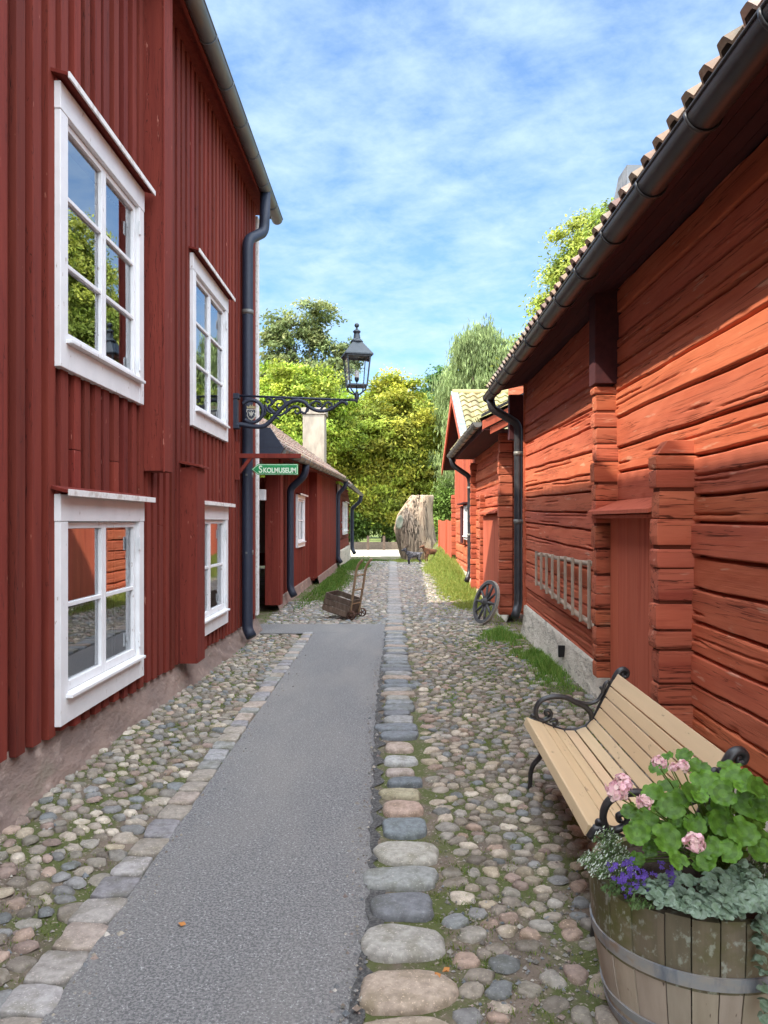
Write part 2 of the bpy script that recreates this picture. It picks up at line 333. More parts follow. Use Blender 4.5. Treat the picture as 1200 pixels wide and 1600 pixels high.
# ------------------------------------------------------------------ cobbles
stonecols=[(.30,.275,.245),(.24,.235,.22),(.36,.325,.28),(.215,.225,.235),(.17,.19,.205),(.30,.235,.20),(.26,.205,.185),(.43,.40,.35),(.22,.21,.185),(.29,.285,.27),(.185,.17,.15),(.33,.295,.235),(.27,.25,.22),(.235,.215,.19)]
def stones(name,pts,nang,seed,rmax=.085,hmul=1,mulc=1.0,shrink=.92,rings=3,label=None,colors=stonecols,aniso=1.0,soft=.35):
    r=np.random.RandomState(seed); n=len(pts)
    kd=kdtree.KDTree(n)
    for i,p in enumerate(pts): kd.insert((p[0],p[1]*aniso,0),i)
    kd.balance()
    th=np.arange(nang)*2*np.pi/nang; ex=np.cos(th); ey=np.sin(th)
    V=[];C=[];Fs=[]; base=0
    prof=[(1.0,-.35),(.95,.35),(.80,.78),(.42,.95)] if rings==3 else [(1.0,-.3),(.8,.6)]
    for i,(x,y) in enumerate(pts):
        nb=kd.find_n((x,y*aniso,0),10)
        rr=np.full(nang,rmax*r.uniform(.85,1.25))
        for co,j,d in nb:
            if j==i: continue
            dx,dy=pts[j][0]-x,pts[j][1]-y; dd=dx*dx+dy*dy
            dot=dx*ex+dy*ey; ok=dot>1e-4
            lim=np.where(ok,dd/2/np.where(ok,dot,1),9); rr=np.minimum(rr,lim)
        for _ in range(2): rr=(1-soft*1.4)*rr+soft*.7*np.roll(rr,1)+soft*.7*np.roll(rr,-1)
        rr=rr*shrink*r.uniform(.82,1.0)-.003
        rr*=1+.075*r.randn(nang); rr=np.maximum(rr,.008)
        h=.019*hmul*r.uniform(.6,1.3); tx,ty=r.uniform(-.12,.12,2); z0=float(gh(x,y))+r.uniform(-.008,.002)
        for q,(s,hh) in enumerate(prof):
            sx=s*rr*(1+.03*r.randn(nang)); vx=ex*sx; vy=ey*sx
            vz=z0+h*hh+vx*tx+vy*ty+(.0015*r.randn(nang))
            V.append(np.stack([x+vx,y+vy,vz],-1))
        V.append(np.array([[x,y,z0+h]]))
        k=len(prof)
        for q in range(k-1):
            a=base+q*nang
            for t in range(nang): Fs.append((a+t,a+(t+1)%nang,a+nang+(t+1)%nang,a+nang+t))
        a=base+(k-1)*nang; c=base+k*nang
        for t in range(0,nang,2): Fs.append((a+t,a+(t+1)%nang,a+(t+2)%nang,c))
        nv=k*nang+1; base+=nv
        col=np.array(colors[r.randint(len(colors))])*r.uniform(.85,1.28)*mulc
        C.append(np.tile(col,(nv,1)))
    o=npmesh(name,np.concatenate(V),Fs,np.concatenate(C),M['stone'],smooth=True)
    tag(o,label,kind='structure'); return o
def grid(x0f,x1f,y0,y1,sx,sy,seed,jit=.32,drop=0,keep=None):
    r=np.random.RandomState(seed); out=[]; y=y0; k=0
    while y<y1:
        x0,x1=x0f(y),x1f(y); n=max(1,int((x1-x0)/sx)); 
        for i in range(n+1):
            x=x0+(i+(.5 if k%2 else 0))*sx+r.uniform(-jit,jit)*sx
            yy=y+r.uniform(-jit,jit)*sy
            if x<x0-.01 or x>x1+.02: continue
            if r.rand()<drop: continue
            if keep and not keep(x,yy,r): continue
            out.append((x,yy))
        y+=sy; k+=1
    return out
def keepR(x,y,r):
    if x>1.35 and 7<y<11.3 and r.rand()<.75*smooth(1.3,1.6,x): return False
    if y<3.0 and x>.35 and r.rand()<.45: return False
    if x>1.0 and y>14 and r.rand()<smooth(1.0,1.3,x): return False
    return True
pR=grid(lambda y:.27 if y<6 else .25,lambda y:1.78,2.2,12,.104,.072,11,keep=keepR,drop=.06,jit=.42)
stones('cobble_paving',pR,14,21,shrink=.89,hmul=.85,mulc=np.array([1.07,1.0,.91]),label='worn cobblestones on the right side of the asphalt path')
pR2=grid(lambda y:.22,lambda y:1.45,12.05,31,.11,.10,12,keep=keepR,drop=.02)
pM=grid(lambda y:-2.0 if y<20 else -1.8,lambda y:-.12,12.02,31,.11,.10,13,drop=.02,keep=lambda x,y,r: not(x<-1.0 and y>15.5 and r.rand()<smooth(-1.0,-1.4,x)))
stones('cobble_paving',pR2+pM,8,22,rings=2,label='cobblestones beyond the end of the asphalt path',hmul=.9)
pL=grid(lambda y:-1.93,lambda y:-1.33,2.2,10.85,.098,.068,14,drop=.06,jit=.42)
stones('cobble_paving',pL,14,23,mulc=np.array([1.05,1.0,.93]),hmul=.9,label='cobblestone strip along the tall red building')
# small gravel in joints near camera
r=np.random.RandomState(5); n=5200
gx=np.concatenate([r.uniform(-1.12,-1.0,300)+.03*r.randn(300),r.uniform(-.2,-.08,500)+.03*r.randn(500),r.uniform(.2,1.8,n//2),r.uniform(-1.95,-1.2,n//4),r.uniform(.2,1.8,n//4)]); gy=np.concatenate([2.2+7*r.rand(300)**1.5,2.2+7*r.rand(500)**1.5,2.1+7*r.rand(n//2)**1.6,2.4+6*r.rand(n//4)**1.5,2.1+1.2*r.rand(n//4)]); gs=r.uniform(.003,.009,len(gx))*np.where(r.rand(len(gx))<.12,2.1,1)
tet=np.array([(1,0,0),(0,1,0),(-1,0,0),(0,-1,0),(0,0,.9)])
V=(tet[None]*gs[:,None,None]*r.uniform(.6,1.3,(len(gx),5,1)))+np.stack([gx,gy,gh(gx,gy)+np.where((gx<-.1)&(gx>-1.1),.018,0)],-1)[:,None,:]
Fq=(np.array([(0,1,4),(1,2,4),(2,3,4),(3,0,4)])[None]+5*np.arange(len(gx))[:,None,None]).reshape(-1,3)
C=np.repeat(np.array(stonecols)[r.randint(0,14,len(gx))]*r.uniform(.7,1.2,(len(gx),1)),5,axis=0)
tag(npmesh('gravel',V.reshape(-1,3),Fq,C,M['stone']),'small gravel between the cobbles',kind='stuff')

# flat slabs: generic irregular rounded slab
def slab(B, cx,cy,wx,wy,h,seed,z0=0,round_=.35,nang=20,flat=.9,rot=0,sq=4):
    r=np.random.RandomState(seed); V=[]; th=np.arange(nang)*2*PI/nang
    e=sq
    rad=(np.abs(np.cos(th))**e+np.abs(np.sin(th))**e)**(-1/e)
    ph=r.uniform(0,6.28,3); rad*=1+.05*np.sin(2*th+ph[0])+.04*np.sin(3*th+ph[1])+.025*np.sin(5*th+ph[2])+.012*r.randn(nang)
    x=np.cos(th)*rad*wx/2; y=np.sin(th)*rad*wy/2
    c,s=math.cos(rot),math.sin(rot); x,y=x*c-y*s,x*s+y*c
    tx,ty=r.uniform(-.03,.03,2); n=0; prof=[(1,-.6),(1-.05*round_,.4),(1-.22*round_,.82),(1-.6*round_,flat+.06),(.3,1)]
    vs=[];fs=[]
    for s_,hh in prof:
        for k in range(nang): vs.append((cx+x[k]*s_,cy+y[k]*s_,z0+h*hh+x[k]*s_*tx+y[k]*s_*ty+r.uniform(-.001,.001)))
    vs.append((cx,cy,z0+h*1.01))
    for q in range(len(prof)-1):
        for k in range(nang): fs.append((q*nang+k,q*nang+(k+1)%nang,(q+1)*nang+(k+1)%nang,(q+1)*nang+k))
    q=len(prof)-1
    for k in range(nang): fs.append((q*nang+k,q*nang+(k+1)%nang,len(vs)-1))
    B.smooth=True; B.add(vs,fs)
# big border stones right of asphalt
B=MB(); y=2.18; k=0; r=random.Random(31)
bigcols=[(.36,.33,.29),(.40,.36,.30),(.34,.34,.32),(.17,.20,.24),(.24,.27,.29),(.33,.36,.36),(.19,.22,.26),(.38,.29,.26),(.36,.35,.28),(.17,.20,.24),(.33,.28,.26),(.42,.42,.42),(.33,.30,.27),(.18,.22,.27),(.22,.27,.31),(.20,.25,.30),(.26,.29,.30)]
near=[(2.36,.31,.19,(.37,.33,.28)),(2.60,.33,.22,(.38,.33,.28)),(2.90,.31,.24,(.33,.34,.33)),(3.17,.25,.20,(.16,.18,.21)),(3.42,.33,.19,(.26,.29,.30)),(3.68,.31,.23,(.35,.36,.34)),(3.98,.24,.21,(.17,.21,.24)),(4.25,.24,.20,(.38,.30,.26)),(4.48,.25,.14,(.35,.34,.25)),(4.68,.21,.13,(.14,.17,.20)),(4.86,.19,.12,(.36,.33,.32)),(5.10,.24,.17,(.37,.40,.42)),(5.40,.21,.19,(.39,.34,.31))]
for (yc,wx,wy,c) in near:
    B.col=(c[0]*1.1,c[1]*1.02,c[2]*.93); slab(B,.065+.02*r.uniform(-1,1)+(.0 if yc>3.6 else -.01),yc,wx,wy,.032,int(yc*100),round_=.55 if sum(c)>.9 else .3,rot=r.uniform(-.05,.05),sq=3 if sum(c)>.9 else 4.5)
y=5.62
while y<31:
    wy=r.uniform(.13,.22); wx=r.uniform(.22,.34) if y<12 else r.uniform(.26,.33)
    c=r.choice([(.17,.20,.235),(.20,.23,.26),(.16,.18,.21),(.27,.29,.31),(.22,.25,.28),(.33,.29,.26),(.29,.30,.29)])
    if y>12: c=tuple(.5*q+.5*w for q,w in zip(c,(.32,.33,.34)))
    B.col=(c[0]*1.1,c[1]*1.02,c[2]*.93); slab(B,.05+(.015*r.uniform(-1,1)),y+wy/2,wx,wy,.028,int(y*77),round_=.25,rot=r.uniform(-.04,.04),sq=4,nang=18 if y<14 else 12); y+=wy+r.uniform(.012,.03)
tag(B.build('stone_border',M['stone']),'row of large flat border stones along the asphalt',kind='structure')
# pavers left of asphalt
B=MB(); y=2.25
while y<10.9:
    wy=r.uniform(.15,.24); wx=r.uniform(.13,.165)+(.03 if y<3.4 else 0)
    c=r.choice([(.24,.26,.27),(.30,.30,.30),(.26,.28,.31),(.22,.23,.26),(.34,.35,.37),(.29,.28,.26),(.33,.30,.28)])
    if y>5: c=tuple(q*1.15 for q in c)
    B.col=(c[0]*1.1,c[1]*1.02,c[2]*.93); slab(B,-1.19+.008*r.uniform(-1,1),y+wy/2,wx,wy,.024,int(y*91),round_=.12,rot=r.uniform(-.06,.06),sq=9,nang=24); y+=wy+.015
for x in np.arange(-1.3,-1.95,-.18):
    pass
tag(B.build('paver_border',M['stone']),'line of flat cut pavers along the left edge of the asphalt',kind='structure')

# ------------------------------------------------------------------ grass
def blades(pts,hs,ws,cols,seed,lean=.5):
    r=np.random.RandomState(seed); n=len(pts); pts=np.asarray(pts)
    a=r.uniform(0,6.28,n); dx,dy=np.cos(a),np.sin(a); la=r.uniform(0,6.28,n); ll=hs*lean*r.uniform(.2,1,n)
    V=np.zeros((n,5,3))
    w=ws
    V[:,0]=pts+np.stack([-dx*w,-dy*w,0*w],-1); V[:,1]=pts+np.stack([dx*w,dy*w,0*w],-1)
    mid=pts+np.stack([np.cos(la)*ll*.35,np.sin(la)*ll*.35,hs*.6],-1)
    V[:,2]=mid+np.stack([dx*w*.7,dy*w*.7,0*w],-1); V[:,3]=mid+np.stack([-dx*w*.7,-dy*w*.7,0*w],-1)
    V[:,4]=pts+np.stack([np.cos(la)*ll,np.sin(la)*ll,hs],-1)
    F3=np.array([(0,1,2),(0,2,3),(3,2,4)])
    Fq=(F3[None]+5*np.arange(n)[:,None,None]).reshape(-1,3)
    C=np.repeat(cols,5,axis=0); 
    return V.reshape(-1,3),Fq,C
def patch(name,spots,label,seed,cbase=(.10,.22,.03),cvar=(.06,.05,.02),lean=.6):
    r=np.random.RandomState(seed); P_=[];H=[];W=[];Cc=[]
    for (cx,cy,rx,ry,n,h,w) in spots:
        rr=r.rand(n)**.8; a=r.uniform(0,6.28,n); k6=1+.25*np.sin(3*a+cx*7)+.18*np.sin(5*a+cy*5); o_=r.rand(n)<.35; rr=np.where(o_,rr*1.8,rr)
        x=cx+rx*rr*k6*np.cos(a); y=cy+ry*rr*k6*np.sin(a)
        P_.append(np.stack([x,y,gh(x,y)-.002],-1)); H.append(h*r.uniform(.3,1.1,n)*np.clip(1.12-.8*rr,.22,2)); W.append(w*r.uniform(.6,1.2,n))
        Cc.append(np.array(cbase)+np.array(cvar)*r.uniform(-1,1,(n,1))+.02*r.uniform(-1,1,(n,3))*np.array([1,.6,.3]))
    P_=np.concatenate(P_);H=np.concatenate(H);W=np.concatenate(W);Cc=np.clip(np.concatenate(Cc),.01,.6)
    V,Fq,C=blades(P_,H,W,Cc,seed+1,lean)
    tag(npmesh(name,V,Fq,C,M['grass']),label,kind='stuff')
patch('grass',[(1.5,10.6,.28,.75,3600,.14,.004),(1.66,9.0,.22,.35,1500,.11,.004),(1.5,9.3,.25,.3,700,.05,.003),(1.66,8.2,.17,.9,2700,.15,.004),(1.55,7.6,.25,.4,900,.07,.003),(1.0,7.9,.25,.35,700,.03,.003),(1.1,9.8,.3,.5,900,.035,.003),
  (.9,3.02,.07,.05,170,.07,.0022),(.72,2.62,.07,.05,140,.04,.002),(.80,2.66,.05,.04,90,.04,.002),(.55,7.0,.3,1.2,1200,.022,.003),(1.62,6.6,.12,.3,400,.05,.003)],'bright green grass tufts along the foot of the log barn',41,cbase=(.18,.30,.055),cvar=(.10,.07,.03))
sp=[]
rg=random.Random(12)
for i in range(2600):
    y=2.3+8.5*rg.random()**1.4; s=rg.random()
    x=rg.uniform(.25,1.6) if s<.62 else rg.uniform(-1.9,-1.28)
    if s<.62 and y<5 and not (.28<x<.6 or rg.random()<.35): continue
    sp.append((x,y,.035,.03,rg.randint(5,20),rg.uniform(.012,.026),.0022))
for i in range(42): sp.append((rg.uniform(.12,.36),rg.uniform(2.6,4.1),.05,.02,30,.025,.002))
for i in range(900): sp.append((rg.uniform(.9,1.75),rg.uniform(5.2,12.2),.05,.04,rg.randint(6,16),rg.uniform(.015,.035),.0028))
patch('moss_and_weeds',sp,'moss and small weeds growing in the joints of the cobbles',43,cbase=(.15,.20,.04),cvar=(.07,.06,.015),lean=1.3)
sp=[(1.3,19,.45,5.5,7000,.045,.006),(1.35,26,.4,4,4000,.05,.007),(1.5,18,.42,3.8,9000,.12,.008),(1.72,20,.2,6,8000,.26,.007),(1.5,25,.4,5,9000,.16,.009),(1.15,31.8,.6,1.5,4000,.15,.01),(.35,30.8,.45,.8,2500,.12,.01),(1.4,14.3,.3,.8,1500,.06,.006)]
patch('grass',sp,'sunlit long grass on the bank along the right buildings and round the stump',44,cbase=(.27,.33,.07),cvar=(.10,.06,.03))
sp=[(-1.5,20,.4,5,9000,.13,.008),(-1.35,15.8,.3,1.0,900,.05,.006),(-1.35,28,.5,3.5,7000,.2,.009),(-.7,31.4,.7,.6,1500,.08,.01)]
patch('grass',sp,'green grass along the foot of the low red building',45,cbase=(.10,.19,.03))
# dry leaves
B=MB()
for (x,y) in [(.16,2.66),(.19,2.69),(1.05,2.95),(1.45,8.9),(1.5,9.6),(-1.35,2.62),(-.82,3.0),(1.3,8.1),(1.35,10.1)]:
    a=rg.uniform(0,6); s=.016; z=float(gh(x,y))+.03
    B.add([(x+math.cos(a+q)*s*w,y+math.sin(a+q)*s*w,z+.006*math.sin(q*2)) for q,w in ((0,1.3),(1.2,.7),(2.2,.8),(3.14,1.1),(4,.8),(5.1,.7))],[(0,1,2,3,4,5)])
tag(B.build('fallen_leaves',M['leafdry']),'a few dry orange leaves scattered on the stones',kind='stuff')

# ------------------------------------------------------------------ log walls
def logseams(z0,z1,seed,hmin=.17,hmax=.25):
    r=random.Random(seed); z=z0; s=[z0]
    while z<z1-.1: z+=r.uniform(hmin,hmax); s.append(z)
    return s
def log_wall(parent,O,U,N,L,zlo,zhi,seed,du=.04,dz=.0105,mtl=None,seams=None,depth=.05,name='log_wall',zl0=None):
    """O start (x,y), U unit along, N outward normal; zlo(u) lower edge fn"""
    r=np.random.RandomState(seed); nu=max(3,int(L/du)); nz=max(3,int((zhi-min(zlo(0),zlo(L)))/dz))
    u=np.linspace(0,L,nu); T=np.linspace(0,1,nz); UU,TT=np.meshgrid(u,T)
    ZL=np.vectorize(zlo)(UU); ZZ=ZL+(zhi-ZL)*TT
    if seams is None: seams=logseams(min(zlo(0),zlo(L)),zhi+.3,seed)
    K=len(seams); S=[]
    for k,s in enumerate(seams):
        f=sn(seed*13+k,4,.08,1.2); S.append(s+.008*f(u)+r.uniform(-.012,.012)*(u/L-.5)*2+(zlo(0)+(zlo(L)-zlo(0))*u/L-min(zlo(0),zlo(L)))*(1-(s-seams[0])/(seams[-1]-seams[0])))
    S=np.array(S)
    D=np.zeros_like(ZZ); C=np.ones(ZZ.shape+(3,))
    for k in range(K-1):
        a=S[k][None,:]; b=S[k+1][None,:]; m=(ZZ>=a)&(ZZ<b)
        t=(ZZ-a)/(b-a); w=np.abs(2*t-1)
        # irregular face: flat hewn with rounded edges, varying belly
        f1=sn(seed*7+k,5,.15,1.6); f2=sn(seed*5+k+99,6,.6,5)
        belly=.006*f1(UU*.7+.05*t)+.0025*f2(UU*.8+.5*t)
        gap=.55+.45*sn(seed+k*3,4,.1,.8)(UU)
        edge=np.clip((w-.865)/.085,0,1)**1.8*depth*1.8*(.45+.55*gap)
        edge=np.where(t>.5,edge*.75,edge*1.1)
        off=r.uniform(-.012,.012); d=off+belly-edge
        # torn edges
        tw=sn(seed*3+k*7,8,.8,6)(UU); d-=np.clip(tw-.3,0,1)*.04*np.clip((.28-t)/.28,0,1)
        # cracks
        for c in range(r.randint(2,6)):
            u0=r.uniform(-.5,L); ln=r.uniform(.3,2.2); zc=r.uniform(.18,.82); sl=r.uniform(-.035,.035)
            path=zc+sl*(UU-u0)/.2*.5+.022*sn(seed*11+k*5+c,6,.5,9)(UU)
            m2=np.clip(np.minimum(UU-u0,u0+ln-UU)/.15,0,1)
            dd=(t-path)*(b-a)
            wd=r.uniform(.0040,.0075); dep=r.uniform(.012,.036)
            d-=dep*m2*np.exp(-(dd/wd)**2)
            d+=.004*m2*np.exp(-((dd+.02)/.015)**2)
        g=r.uniform(.84,1.12); cc=np.array([g,g*r.uniform(.94,1.06),g*r.uniform(.92,1.08)])
        D=np.where(m,d,D); C[m]=cc
    X=O[0]+U[0]*UU+N[0]*D; Yy=O[1]+U[1]*UU+N[1]*D
    idx=np.arange(UU.size).reshape(UU.shape)
    q=[idx[:-1,:-1],idx[:-1,1:],idx[1:,1:],idx[1:,:-1]]
    # orientation: want normal N
    cr=U[0]*0-0
    if (U[1]*N[0]-U[0]*N[1])<0: q=q[::-1]
    Fq=np.stack(q,-1).reshape(-1,4)
    return npmesh(name,np.stack([X.ravel(),Yy.ravel(),ZZ.ravel()],-1),Fq,C.reshape(-1,3),mtl or M['redlog'],parent,smooth=True), seams
def log_end(B,x0,x1,y0,y1,z0,z1,seed,seams=None,topcut=False):
    """stack of projecting log ends; x0 tip .. x1 wall"""
    r=random.Random(seed); z=z0; zs=[z0]
    while z<z1-.12: z+=r.uniform(.12,.22); zs.append(min(z,z1))
    if zs[-1]<z1: zs.append(z1)
    for a,b in zip(zs[:-1],zs[1:]):
        g=.008; jx=r.uniform(-.010,.012); jy=r.uniform(-.008,.008); gg=r.uniform(.84,1.12); B.col=(gg,gg*r.uniform(.92,1.05),gg*r.uniform(.9,1.05))
        n=5; zz=[a+g]+[a+g+(b-a-2*g)*t for t in (.12,.35,.65,.88)]+[b-g]; ins=[.007,.002,0,0,.002,.007]
        k=r.uniform(-.006,.006); zz=[q+k for q in zz]
        vs=[];fs=[]
        for q,(zq,i_) in enumerate(zip(zz,ins)):
            w=r.uniform(-.002,.002)
            vs+=[(x0+jx+i_+w,y0+jy+i_*.6,zq),(x1+.05,y0+jy+i_*.9+w,zq),(x1+.05,y1+jy-i_*.6,zq),(x0+jx+i_+w,y1+jy-i_*.6,zq)]
        for q in range(5):
            for e in range(4): fs.append((q*4+e,q*4+(e+1)%4,q*4+4+(e+1)%4,q*4+4+e))
        fs.append((3,2,1,0)); fs.append((20,21,22,23)); B.add(vs,fs)
    # dark core
    B.col=(.25,.22,.2); B.box(x0+.02,x1+.06,y0+.015,y1-.015,z0+.01,z1-.01)

# ------------------------------------------------------------------ roofs
def tile_roof(parent, A, Bp, up, ncourse, mtl, name='roof', period=.20, amp=.045, step=.022, course=.33, style='roll', seed=1, lip=.03, nper=10):
    """A,Bp eave ends; up = vector upslope unit (3d); tiles roll profile"""
    A=Vector(A);Bp=Vector(Bp); e=(Bp-A); L=e.length; e.normalize(); up=Vector(up).normalized()
    nrm=e.cross(up); 
    if nrm.z<0: nrm=-nrm
    nt=int(round(L/period)); per=L/nt; r=np.random.RandomState(seed)
    if style=='roll': prof=[(0,0),(.04,0),(.45,0),(.52,.55),(.58,.95),(.64,1),(.84,1),(.90,.95),(.95,.5),(.999,.02)]
    else: prof=[(t,.5+.5*math.sin(2*PI*(t-.1))) if t<.72 else (t,.5+.5*math.sin(2*PI*(.62)+ (t-.72)*9)) for t in np.linspace(0,.98,nper)]
    U=[];Hh=[];TI=[]
    for k in range(nt):
        for (a,h) in prof: U.append((k+a)*per); Hh.append(h*amp); TI.append(k)
    U=np.array(U);Hh=np.array(Hh);TI=np.array(TI); n=len(U)
    rows=[];cols=[]
    A_=np.array(A);e_=np.array(e);u_=np.array(up);n_=np.array(nrm)
    cj=r.uniform(.72,1.18,(ncourse,nt,1))*(1+.08*r.uniform(-1,1,(ncourse,nt,3)))
    for c in range(ncourse):
        jit=(r.uniform(-.012,.012,nt))[TI]; lift=(r.uniform(-.004,.004,nt))[TI]
        s0=c*course; s1=(c+1)*course
        for (s,dh,j) in ((s0,-lip if c==0 else -.004,1),(s0,step,1),(s1,0.0,0)):
            h=(Hh if dh!=-lip else Hh)+dh+(lift if j else 0)
            sj=s-(jit if (j and c>0) else (np.abs(jit)*.8 if j else 0))
            sj=np.broadcast_to(sj,U.shape)
            rows.append(A_+np.outer(U,e_)+np.outer(sj,u_)+np.outer(h,n_)); cols.append(cj[c][TI])
    V=np.concatenate(rows);C=np.concatenate(cols); R=len(rows)
    idx=np.arange(R*n).reshape(R,n); Fq=np.stack([idx[:-1,:-1],idx[:-1,1:],idx[1:,1:],idx[1:,:-1]],-1).reshape(-1,4)
    o=npmesh(name,V,Fq,np.clip(C,0,1.6),mtl,parent)
    return o
def slope_slab(B,A,Bp,up,ln,t,sink):
    A=Vector(A);Bp=Vector(Bp);up=Vector(up).normalized(); e=(Bp-A).normalized(); n=e.cross(up)
    if n.z<0: n=-n
    q=[A,Bp,Bp+up*ln,A+up*ln]
    B.hexa([p-n*(sink+t) for p in q],[p-n*sink for p in q])
def gutter(parent,A,Bp,r=.07,mtl=None,brk=.6,name='gutter',start=.3):
    """half-round gutter from A to B (centre of top opening), sits between; lip bead"""
    B=MB(); B.smooth=True; A=Vector(A);Bp=Vector(Bp); e=(Bp-A); L=e.length; e.normalize()
    side=Vector((e.y,-e.x,0)).normalized(); n=12
    for rr,flip in ((r,1),(r-.004,0)):
        vs=[];
        for p in (A,Bp):
            for k in range(n+1):
                th=PI*k/n; vs.append(p+side*math.cos(th)*rr-Vector((0,0,1))*math.sin(th)*rr)
        fs=[(k,k+1,n+2+k,n+1+k) for k in range(n)]
        B.add(vs,fs)
    B.tube([A+side*r,Bp+side*r],.008,6); B.tube([A-side*r,Bp-side*r],.008,6)
    B.smooth=False
    for p in (A,Bp):
        vs=[p+side*math.cos(PI*k/n)*r-Vector((0,0,1))*math.sin(PI*k/n)*r for k in range(n+1)]
        B.add(vs,[tuple(range(n+1))])
    o=B.build(name,mtl or M['metal'],parent)
    s=start
    while s<L:
        K=MB(); K.smooth=True; p=A+e*s
        path=[p+side*math.cos(PI*k/10)*(r+.006)-Vector((0,0,1))*math.sin(PI*k/10)*(r+.006) for k in range(11)]
        K.tube(path,.006,6,sq=2.2)
        K.build('gutter_bracket',mtl or M['metal'],o); s+=brk
    return o
def downpipe(parent,path,r=.05,mtl=None,clamps=(),name='downpipe',n=14):
    B=MB(); B.smooth=True
    # round corners
    pts=[Vector(p) for p in path]; out=[pts[0]]
    for i in range(1,len(pts)-1):
        a,b,c=pts[i-1],pts[i],pts[i+1]; d=min(.11,(a-b).length*.45,(c-b).length*.45)
        p0=b+(a-b).normalized()*d; p2=b+(c-b).normalized()*d
        for t in (0,.25,.5,.75,1): out.append(p0.lerp(b,t).lerp(b.lerp(p2,t),t))
    out.append(pts[-1]); B.tube(out,r,n)
    o=B.build(name,mtl or M['metal'],parent)
    for z in clamps:
        K=MB(); K.smooth=True; x,y=None,None
        for p,q in zip(pts[:-1],pts[1:]):
            if min(p.z,q.z)-1e-6<=z<=max(p.z,q.z) and abs(p.x-q.x)<.02: x,y=p.x,p.y
        if x is None: continue
        K.lathe([(r,-.03),(r+.006,-.03),(r+.006,.03),(r,.03)],(x,y,z),n); K.smooth=False
        K.box(x-.012,x+.012,y-r-.02,y-r-.004,z-.012,z+.012)
        K.build('pipe_clamp',M['gutterold'],o)
    return o

